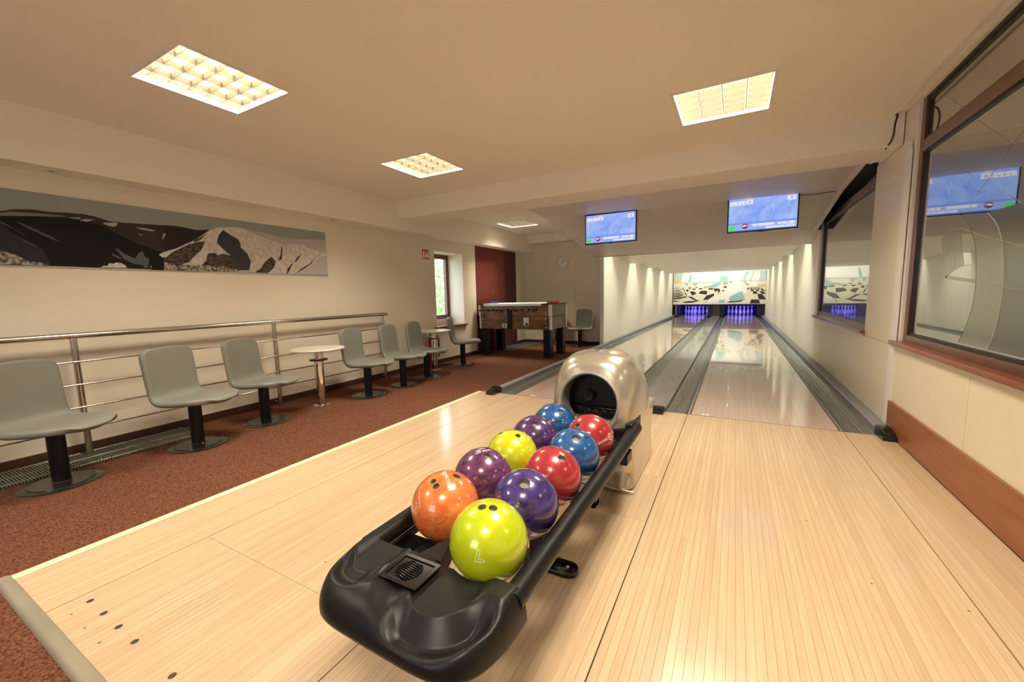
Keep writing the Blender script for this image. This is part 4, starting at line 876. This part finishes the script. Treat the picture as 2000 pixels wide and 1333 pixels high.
# ---- cables and ceiling duct
tag(MB().box(.786, .806, -3.6, .44, 2.384, 2.40).build('cable_duct', 'white_trim', bevel=.002), 'thin white cable duct along the ceiling above the near window', 'cable duct')
tag(MB().tube(resample3([(.796, .44, 2.392), (.79, .30, 2.375), (.775, .275, 2.30), (.775, .31, 2.21), (.762, .40, 2.163)], 6), .006, 8).build('black_cable', 'cable', smooth=60), 'short black cable looping from the ceiling duct to the cross beam', 'cable')
tag(MB().box(.752, .77, .41, .815, 2.155, 2.165).build('cable_duct', 'white_trim', bevel=.002), 'short thin white cable duct under the cross beam', 'cable duct')
tag(MB().tube(resample3([(.40, 2.02, 2.18), (.55, 2.03, 2.175), (.66, 2.04, 2.183), (.76, 2.05, 2.187)], 5), .004, 6).build('screen_cable', 'cable', smooth=60), 'thin dark cable running from the right score screen to the hood edge', 'cable')
# ---- bowling pins
pp = [(0, .0), (.026, .0), (.029, .012), (.0357, .03), (.0505, .07), (.0595, .105), (.0605, .115), (.0595, .13), (.053, .165), (.0435, .195), (.032, .23), (.0242, .255), (.0227, .272), (.0240, .292), (.0295, .318), (.0323, .343), (.0305, .362), (.0225, .376), (.010, .3805), (0, .381)]
def make_pin():
    t = thing('bowling_pin', '', 'pin', (0, 0, 0)); MB().lathe(pp[1:], 20).build('body', 'pin_white', t, smooth=60)
    for z0, z1 in ((.243, .252), (.262, .271)):
        r = lambda z: next(a[0]+(b[0]-a[0])*(z-a[1])/(b[1]-a[1]) for a, b in zip(pp, pp[1:]) if a[1] <= z <= b[1])+.0006
        MB().lathe([(r(z0), z0), (r((z0+z1)/2), (z0+z1)/2), (r(z1), z1)], 20).build('neck_stripe', 'pin_red', t, smooth=60)
    return t
p0 = None
for xc, side in ((-1.799, 'left'), (0.0, 'right')):
    for row in range(4):
        for k in range(row+1):
            x = xc+(k-row/2)*.3048; y = 16.40+row*.264
            if row == 0: lb = 'head pin of the rack of pins on the %s lane' % side
            else: lb = '%s of %d pins in the %s pin row of the %s lane' % (['leftmost', 'rightmost' if row == 1 else 'inner left', 'rightmost' if row == 2 else 'inner right', 'rightmost'][k], row+1, ['', 'second', 'third', 'rear'][row], side)
            if p0 is None: p0 = make_pin(); p0.location = (x, y, 0); p0['label'] = lb; p0['group'] = 'bowling pins'
            else: dup(p0, (x, y, 0), 0, lb, 'bowling pins')
# ================================================================== BALL RETURN
br = thing('ball_return', 'ball return rack with silver helmet shaped hood and black front tray', 'ball return', (-.90, -2.2, 0))
XC = -.90
def B(mb, n, mt, par=br, **k): return mb.build(n, mt, par, world=True, **k)
for s in (-1, 1):
    x = XC+s*.24
    B(MB().tube([(x, -3.10, .38), (x, -1.70, .38)], .030, 24), 'outer_tube', 'black_plastic', smooth=40)
    B(MB().tube([(x, -1.705, .38), (x, -1.70, .38), (x, -1.690, .38)], [.030, .0295, .024], 24), 'tube_cap', 'black_metal', smooth=40)
    B(MB().box(x-.034*s-.006, x-.034*s+.006, -3.08, -1.72, .342, .365), 'inner_ledge', 'black_metal', bevel=.002)
    B(MB().tube([(XC+s*.06, -3.06, .3355), (XC+s*.06, -1.72, .3355)], .0072, 10), 'support_rod', 'black_metal', smooth=40)
# cross braces, foot and bracket
for y in (-2.44, -1.95):
    B(MB().box(XC-.25, XC+.25, y-.025, y+.025, .300, .327), 'cross_brace', 'black_metal', bevel=.003)
    for s in (-1, 1): B(MB().box(XC+s*.238-.012, XC+s*.238+.012, y-.025, y+.025, .30, .352), 'tube_clamp', 'black_metal', bevel=.003)
B(MB().box(XC-.03, XC+.03, -2.47, -2.41, .02, .30), 'support_post', 'black_metal', bevel=.004)
ft = MB(); pts = []
for k in range(13): a = -PI/2+PI*k/12; pts.append((XC+.135+.042*math.cos(a), -2.455+.042*math.sin(a)))
for k in range(13): a = PI/2+PI*k/12; pts.append((XC-.135+.042*math.cos(a), -2.455+.042*math.sin(a)))
ft.prism(pts, .0, .022, 'z'); fo = B(ft, 'foot_bar', 'black_gloss', bevel=.005, smooth=40)
for s in (-1, 1): B(MB().lathe([(.007, 0), (.006, .003), (0, .004)], 12, (XC+s*.135, -2.455, .022)), 'bolt', 'aluminium', fo)
B(MB().box(XC+.225, XC+.262, -2.0, -1.90, .285, .335), 'side_bracket', 'black_metal', bevel=.004)
# ---- black front tray
def sstep(a, b, x): t = max(0, min(1, (x-a)/(b-a))); return t*t*(3-2*t)
YR, DEP, HW = -3.082, .232, .273
ZB, ZT = .335, .4135
SOCK = [(-.788, -2.99), (-1.012, -2.895)]
NU, NT = 240, 150; vs = []; fs = []
def qell(s_, r): q = 1-min(max(s_, 0), r)/r; return math.sqrt(max(0, 1-q*q))
def tray_z(x, y, u, t):
    z = ZB+(ZT-ZB)*qell((1-abs(u))*HW, .034+.03*t)*qell((1-t)*DEP, .105)
    # middle console
    k = (1-sstep(-.004, .012, abs(x+.932)-.056))*(1-sstep(-.006, .05, -3.188-y)); z = z*(1-k)+min(z, .402)*k
    # flat lobes in front of the two ball rows; a hollow band runs around the front of the right one
    for cx, rw, fy, dp, bw, zl in ((-.814, .072, -3.238, .040, .050, .394), (-1.060, .044, -3.205, .010, .030, .397)):
        yc = fy+rw; dy = max(0, yc-y); e = math.hypot(x-cx, dy)-rw
        outer = (x-cx)*(1 if cx > XC else -1); fy_ = sstep(-.5*rw, .7*rw, yc-y)
        front = fy_*(1-.75*sstep(.35*rw, 1.2*rw, -outer))
        zb = zl-dp*min(1, max(0, e)/(bw*.85))
        if e > -.02: z += front*(1-sstep(bw, bw*2.2, e))*min(zb-z, 0)
        k = 1-sstep(-.005, .004+.030*(1-fy_), e); z = z*(1-k)+zl*k
    for bx_, by_ in SOCK:
        d2 = (x-bx_)**2+(y-by_)**2
        if d2 < .113**2: z = min(z, .438-math.sqrt(.113**2-d2)-.001)
    return max(z, ZB)
def yfront(u): return YR-DEP*(1-abs(u)**5.5)**(1/2.6)*(1+.02*u)
for j in range(NT+1):
    t = j/NT
    for i in range(NU+1):
        u = -1+2*i/NU; uu = math.copysign(1-(1-abs(u))**1.25, u); x = XC+HW*uu; y = YR+(yfront(uu)-YR)*(1-(1-t)**1.2)
        vs.append((x, y, tray_z(x, y, uu, 1-(1-t)**1.2)))
for j in range(NT):
    for i in range(NU): a = j*(NU+1)+i; fs.append((a, a+1, a+NU+2, a+NU+1))
tm = MB().add(vs, fs); n0 = len(vs)
rim = [(NT*(NU+1)+i) for i in range(NU+1)]
low = [(vs[i][0]*1.0, vs[i][1], ZB-.006) for i in rim]; low2 = [(XC+(vs[i][0]-XC)*.965, YR+(vs[i][1]-YR)*.955, ZB-.020) for i in rim]
tm.add([vs[i] for i in rim]+low+low2, [(k, k+1, NU+2+k, NU+1+k) for k in range(NU)]+[(NU+1+k, NU+2+k, 2*NU+3+k, 2*NU+2+k) for k in range(NU)]+[tuple(2*NU+2+k for k in range(NU+1))])
tray = B(tm, 'front_tray', 'black_plastic', smooth=70)
B(MB().box(-1.135, -.935, -3.09, -2.93, .322, .328), 'ball_stop_pan', 'black_plastic'); B(MB().box(-1.135, -.935, -3.088, -3.078, .322, .395), 'ball_stop_wall', 'black_plastic')
# wedge between the rows
B(MB().add([(XC-.06, -3.082, .401), (XC+.015, -3.082, .401), (XC-.018, -2.985, .41), (XC-.06, -3.082, .34), (XC+.015, -3.082, .34), (XC-.018, -2.99, .34)], [(0, 1, 2), (3, 5, 4), (0, 3, 4, 1), (1, 4, 5, 2), (2, 5, 3, 0)]), 'row_divider', 'black_plastic')
# hand dryer vent on the console
vx, vy, vz = -.930, -3.148, .4025
vent = B(MB().slab(vx-.062, vx+.062, vy-.052, vy+.05, vz, vz+.004, [(vx-.05, vx+.05, vy-.04, vy+.038)], 'z'), 'vent_frame', 'black_gloss', bevel=.0012)
B(MB().box(vx-.05, vx+.05, vy-.04, vy+.038, vz-.004, vz+.0008), 'vent_plate', 'black_gloss', vent)
for k in range(9):
    yk = vy-.0305+k*.0072; w = math.sqrt(max(.0001, .035**2-(yk-vy)**2))
    pth = [(vx-.004-w+2*w*i/8, yk+.0022*math.sin(i/8*2*PI), vz+.0022+.002*math.sin(PI*i/8)) for i in range(9)]
    B(MB().tube(pth, .0023, 6), 'vent_rib', 'black_gloss', vent, smooth=60)
# ---- silver hood of the ball lift
def arch(hw, zt, zb, p, n=36, cx=XC):
    """open arch from lower left over the top to lower right"""
    out = []
    for i in range(n+1):
        a = PI-PI*i/n; c, s_ = math.cos(a), math.sin(a)
        out.append((cx+hw*math.copysign(abs(c)**(2/p), c), zb+(zt-zb)*abs(s_)**(2/p)))
    return out
secs = [(-1.66, .146, None, .512, 2.0), (-1.735, .150, None, .512, 2.0), (-1.758, .155, None, .511, 2.05), (-1.766, .164, None, .510, 2.1), (-1.764, .176, None, .510, 2.1), (-1.745, .204, .728, .40, 2.7), (-1.70, .224, .755, .40, 3.2), (-1.63, .235, .770, .395, 3.6), (-1.52, .238, .772, .39, 3.8), (-1.40, .237, .758, .385, 3.6), (-1.28, .230, .715, .38, 3.0), (-1.18, .222, .64, .375, 2.8), (-1.10, .210, .53, .37, 2.6), (-1.07, .200, .42, .37, 2.4)]
vs = []; fs = []; NA = 84
def ring(sec):
    y, hw, zt, zb, p = sec
    if zt: return [(x, y, z) for x, z in arch(hw, zt, zb, p, NA)]
    return [(XC+hw*math.cos(PI+.75-(PI+1.5)*i/NA), y, zb+hw*math.sin(PI+.75-(PI+1.5)*i/NA)) for i in range(NA+1)]
base = [ring(s_) for s_ in secs]; rows = []
for i in range(len(base)-1):
    for q in range(4):
        t = q/4; P = [base[max(i-1, 0)], base[i], base[i+1], base[min(i+2, len(base)-1)]]
        rows.append([tuple(.5*(2*P[1][k][a]+(P[2][k][a]-P[0][k][a])*t+(2*P[0][k][a]-5*P[1][k][a]+4*P[2][k][a]-P[3][k][a])*t*t+(3*P[1][k][a]-P[0][k][a]-3*P[2][k][a]+P[3][k][a])*t**3) for a in (0, 1, 2)) for k in range(NA+1)])
rows.append(base[-1])
SCOOP = [(s_*dx+XC, y_, z_, r_) for s_ in (-1, 1) for dx, y_, z_, r_ in ((.110, -1.565, .868, .128), (.335, -1.585, .725, .132))]
for row in rows:
    for x, y, z in row:
        y = y+(.10*(z-.40) if y < -1.6 else .10*(z-.40)*max(0, (-1.3-y)/.3) if y < -1.3 else 0)-.04
        for cx, cy, cz, cr in SCOOP:
            v = Vector((x-cx, y-cy, z-cz)); l = v.length
            if l < cr: v *= cr/max(l, 1e-4); x, y, z = cx+v.x, cy+v.y, cz+v.z
        vs.append((x, y, z))
for j in range(len(rows)-1):
    for i in range(NA): a = j*(NA+1)+i; fs.append((a, a+1, a+NA+2, a+NA+1))
hd = B(MB().add(vs, fs), 'hood', 'silver', smooth=28)
# pedestal
def rrect(hx, y0, y1, r, n=6):
    out = []
    for cx, cy, a0 in ((hx-r, y1-r, 0), (-hx+r, y1-r, PI/2), (-hx+r, y0+r, PI), (hx-r, y0+r, 3*PI/2)):
        for k in range(n+1): a = a0+PI/2*k/n; out.append((XC+cx+r*math.cos(a), cy+r*math.sin(a)))
    return out
vs = []; fs = []; lv = [(0, .215, -1.705, -1.0, .10), (.012, .222, -1.715, -1.0, .10), (.03, .222, -1.71, -1.0, .10), (.06, .214, -1.675, -1.0, .09), (.12, .212, -1.66, -1.02, .07), (.22, .216, -1.675, -1.04, .06), (.32, .224, -1.70, -1.05, .05), (.38, .234, -1.72, -1.06, .05), (.398, .234, -1.71, -1.07, .05), (.402, .226, -1.70, -1.08, .045)]
for z, hx, ya, yb, r in lv: vs += [(x, y, z) for x, y in rrect(hx, ya, yb, r)]
n = 28
for j in range(len(lv)-1):
    for i in range(n): fs.append((j*n+i, j*n+(i+1) % n, (j+1)*n+(i+1) % n, (j+1)*n+i))
B(MB().add(vs, fs+[tuple(range(n))[::-1], tuple(range((len(lv)-1)*n, len(lv)*n))]), 'pedestal', 'silver', smooth=50)
sw = MB(); sp = []
for k in range(13):
    t = k/12; sp.append((XC-.10+.33*t, -1.705-.012*math.sin(PI*t), .012+.075*(1-t)**2))
sw.tube(sp, [.004+.010*math.sin(PI*k/12) for k in range(13)], 10); B(sw, 'base_moulding', 'silver', smooth=60)
# dark mouth, deck and lift parts
B(MB().box(XC-.20, XC+.20, -1.60, -1.52, .33, .66), 'mouth_back', 'ink'); B(MB().box(XC-.225, XC+.225, -1.95, -1.55, .305, .345), 'turntable_bed', 'black_metal', bevel=.004)
B(MB().lathe([(.165, .345), (.165, .350), (.158, .353), (.05, .349), (0, .349)], 48, (XC+.02, -1.80, 0)), 'turntable', 'black_gloss', smooth=40)
for s in (-1, 1): B(MB().box(XC+s*.222-.018, XC+s*.222+.018, -1.80, -1.58, .34, .425), 'mouth_cheek', 'black_plastic', bevel=.008)
B(MB().box(XC-.14, XC+.14, -1.66, -1.61, .40, .455), 'lift_block', 'black_gloss', bevel=.004)
for k in range(4): B(MB().lathe([(.024, 0), (.024, -.03), (.015, -.034), (0, -.034)], 18, (XC-.01+k*.045-.02, -1.66, .43), axis='y'), 'lift_roller', 'black_plastic', smooth=40)
B(MB().add([(XC-.075, -1.65, .52), (XC-.05, -1.66, .555), (XC-.01, -1.66, .535), (XC-.02, -1.66, .495), (XC-.06, -1.65, .485), (XC-.075, -1.62, .52), (XC-.05, -1.62, .555), (XC-.01, -1.62, .535), (XC-.02, -1.62, .495), (XC-.06, -1.62, .485)], [(0, 1, 2, 3, 4), (9, 8, 7, 6, 5)]+[(i, i+5, (i+1) % 5+5, (i+1) % 5) for i in range(5)]), 'sensor_flap', 'base_metal')
# ================================================================== BOWLING BALLS
mat_ball('ball_yellow', (0.47, 0.58, 0.003), (0.56, 0.65, 0.008), 4, 1.5, .3); mat_ball('ball_orange', (0.72, 0.12, 0.022), (0.86, 0.27, 0.075), 5, 3, .2); mat_ball('ball_violet', (0.011, 0.005, 0.055), (0.075, 0.040, 0.25), 5, 3, .2)
mat_ball('ball_plum', (0.055, 0.008, 0.05), (0.18, 0.055, 0.16), 5, 3, .2); mat_ball('ball_red', (0.31, 0.010, 0.018), (0.46, 0.042, 0.055), 4, 2, .25); mat_ball('ball_blue', (0.004, 0.03, 0.14), (0.012, 0.14, 0.42), 5, 3, .2)
mat_ball('ball_purple', (0.022, 0.006, 0.05), (0.11, 0.035, 0.17), 5, 3, .2); mat_ball('ball_yellow_plain', (0.56, 0.60, 0.003), (0.64, 0.66, 0.008), 4, 1.5, .3)
RB = .10825
def ball_base():
    bm = bmesh.new(); bmesh.ops.create_uvsphere(bm, u_segments=72, v_segments=36, radius=RB); me = bpy.data.meshes.new('b'); bm.to_mesh(me); bm.free(); return me
def make_ball(loc, mt, holes, lab, rads):
    t = thing('bowling_ball', lab, 'bowling ball', (loc[0], loc[1], .438-RB), 0, 'bowling balls on the rack')
    me = ball_base(); me.materials.append(MATS[mt]); me.materials.append(MATS['hole_liner'])
    ob = bpy.data.objects.new('tmp', me); COL.objects.link(ob); cutters = []
    for d, r in zip(holes, rads):
        d = Vector(d).normalized(); q = d.to_track_quat('Z', 'Y').to_matrix()
        c = MB().lathe([(r, -.014), (r, .02)], 24); c.v = [tuple(q @ Vector(p)+d*RB) for p in c.v]
        co = c.build('cut', ['hole_liner']); cutters.append(co)
        md = ob.modifiers.new('b', 'BOOLEAN'); md.object = co; md.operation = 'DIFFERENCE'; md.solver = 'EXACT'; md.material_mode = 'TRANSFER'
    dg = bpy.context.evaluated_depsgraph_get(); me2 = bpy.data.meshes.new_from_object(ob.evaluated_get(dg))
    bpy.data.objects.remove(ob)
    for c in cutters: bpy.data.objects.remove(c)
    me2.polygons.foreach_set('use_smooth', [True]*len(me2.polygons)); me2.set_sharp_from_angle(angle=math.radians(35))
    o = bpy.data.objects.new('shell', me2); COL.objects.link(o); o.parent = t; o.location = (0, 0, RB)
    return t
def on_ball(t, vs, fs, n, up, mt, name, lift=.0007):
    n = Vector(n).normalized(); up = Vector(up); up = (up-n*up.dot(n)).normalized(); rt = up.cross(n)
    # map flat (x,y) to the sphere by arc length
    out = []
    for p in vs:
        x, y = p[0], p[1]; l = math.hypot(x, y)
        if l < 1e-9: d = n
        else: d = n*math.cos(l/RB)+(rt*(x/l)+up*(y/l))*math.sin(l/RB)
        d = d*(RB+lift); out.append((d.x, d.y, d.z+RB))
    return MB().add(out, fs).build(name, mt, t, fixn=False)
FR, TR = .0125, .0145
HOLES = {'yellow1': [(-.047, -.199, .979), (.217, -.105, .97)], 'orange': [(-.087, -.407, .909), (.108, -.515, .85), (.353, .148, .924)], 'violet': [(.227, -.439, .87)], 'plum': [(.336, -.207, .919)], 'red2': [(.495, -.285, .821)], 'blue2': [(.28, -.447, .849)], 'yellow2': [(.37, -.148, .917), (-.383, -.177, .907)], 'purple': [(.251, -.488, .836)], 'blue': [(.506, -.342, .792)], 'redfar': [(-.343, -.665, .663)]}
BL = [('yellow1', -.788, -2.99, 'ball_yellow', 'lime yellow bowling ball marked with a letter L, nearest the viewer', [.0118, .0118]), ('violet', -.788, -2.77, 'ball_violet', 'dark violet blue bowling ball right behind the lime ball with the letter L', [.0175]),
      ('red2', -.788, -2.55, 'ball_red', 'red bowling ball in the middle of the right row', [.015]), ('blue2', -.788, -2.325, 'ball_blue', 'blue bowling ball between the two red balls of the right row', [.0165]), ('redfar', -.788, -2.10, 'ball_red', 'red bowling ball with white lettering, rearmost of the right row', [.014]),
      ('orange', -1.012, -2.895, 'ball_orange', 'orange marbled bowling ball with three holes, frontmost of the left row', [.0105, .0105, .0125]), ('plum', -1.012, -2.67, 'ball_plum', 'plum purple bowling ball right behind the orange one', [.0135]), ('yellow2', -1.012, -2.45, 'ball_yellow_plain', 'plain bright yellow bowling ball in the middle of the left row', [.011, .009]),
      ('purple', -1.012, -2.225, 'ball_purple', 'dark purple bowling ball between the plain yellow and the rear blue one', [.0155]), ('blue', -1.012, -1.995, 'ball_blue', 'blue bowling ball, rearmost of the left row beside the silver hood', [.0155])]
BALL = {}
for k, x, y, mt, lb, rd in BL: BALL[k] = make_ball((x, y), mt, HOLES[k], lb, rd)
def outline(pts, w):
    m = MB(); n = len(pts)
    for i in range(n):
        a, b = Vector(pts[i]), Vector(pts[(i+1) % n]); d = (b-a).normalized(); nn = Vector((-d.y, d.x))*w/2; e = d*w/2; a = a-e; b = b+e
        for q in range(6):
            p0, p1 = a+(b-a)*q/6, a+(b-a)*(q+1)/6; m.add([(*(p0+nn), 0), (*(p1+nn), 0), (*(p1-nn), 0), (*(p0-nn), 0)], [(0, 1, 2, 3)])
    return m.v, m.f
v, f = outline([(-.010, .0145), (-.003, .0145), (-.006, -.0085), (.0085, -.0085), (.0085, -.0145), (-.014, -.0145)], .0012)
on_ball(BALL['yellow1'], v, f, (.355, -.907, .227), (.03, .07, .98), 'print_white', 'letter_mark')
v, f = text_mesh('BOWLTECH', .011); on_ball(BALL['yellow1'], v, f, (.985, -.02, .13), (.2, 0, 1), 'print_white', 'lettering')
v, f = text_mesh('BOWLTECH', .016); on_ball(BALL['orange'], v, f, (.22, -.165, .90), (.62, .77, .0), 'print_white', 'lettering')
v, f = text_mesh('BOWLTECH', .010); on_ball(BALL['orange'], v, f, (-.26, -.80, .50), (.75, -.1, .7), 'print_white', 'lettering')
v, f = outline([(.010*math.cos(a*PI/8), .017*math.sin(a*PI/8)) for a in range(16)], .0008); on_ball(BALL['orange'], v, f, (-.365, -.896, .251), (.25, .1, .96), 'print_white', 'loop_mark')
v, f = outline([(-.004, -.012), (.001, .004), (.004, .009), (.004, .003), (.0, -.010)], .0008); on_ball(BALL['orange'], v, f, (-.365, -.896, .251), (.25, .1, .96), 'print_white', 'loop_mark')
v, f = text_mesh('USA BOWL', .013); on_ball(BALL['plum'], v, f, (.12, -.10, .985), (-.55, .35, .2), 'print_white', 'lettering'); v, f = text_mesh('PRO', .013); on_ball(BALL['plum'], v, f, (-.02, .02, .999), (-.55, .35, .2), 'print_white', 'lettering')
v, f = text_mesh('innova', .020); on_ball(BALL['redfar'], v, f, (.72, -.62, .16), (-.3, -.15, .95), 'print_white', 'lettering'); v, f = text_mesh('PRO', .018); on_ball(BALL['redfar'], v, f, (.90, .20, .30), (-.3, 0, .95), 'print_white', 'lettering')
v, f = outline([(.014*math.cos(a*PI/10), .014*math.sin(a*PI/10)) for a in range(20)], .0022); on_ball(BALL['redfar'], v, f, (.84, -.22, .24), (-.3, 0, .95), 'print_white', 'ring_mark'); v, f = text_mesh('R', .018); on_ball(BALL['redfar'], v, f, (.84, -.22, .24), (-.3, 0, .95), 'print_white', 'lettering')
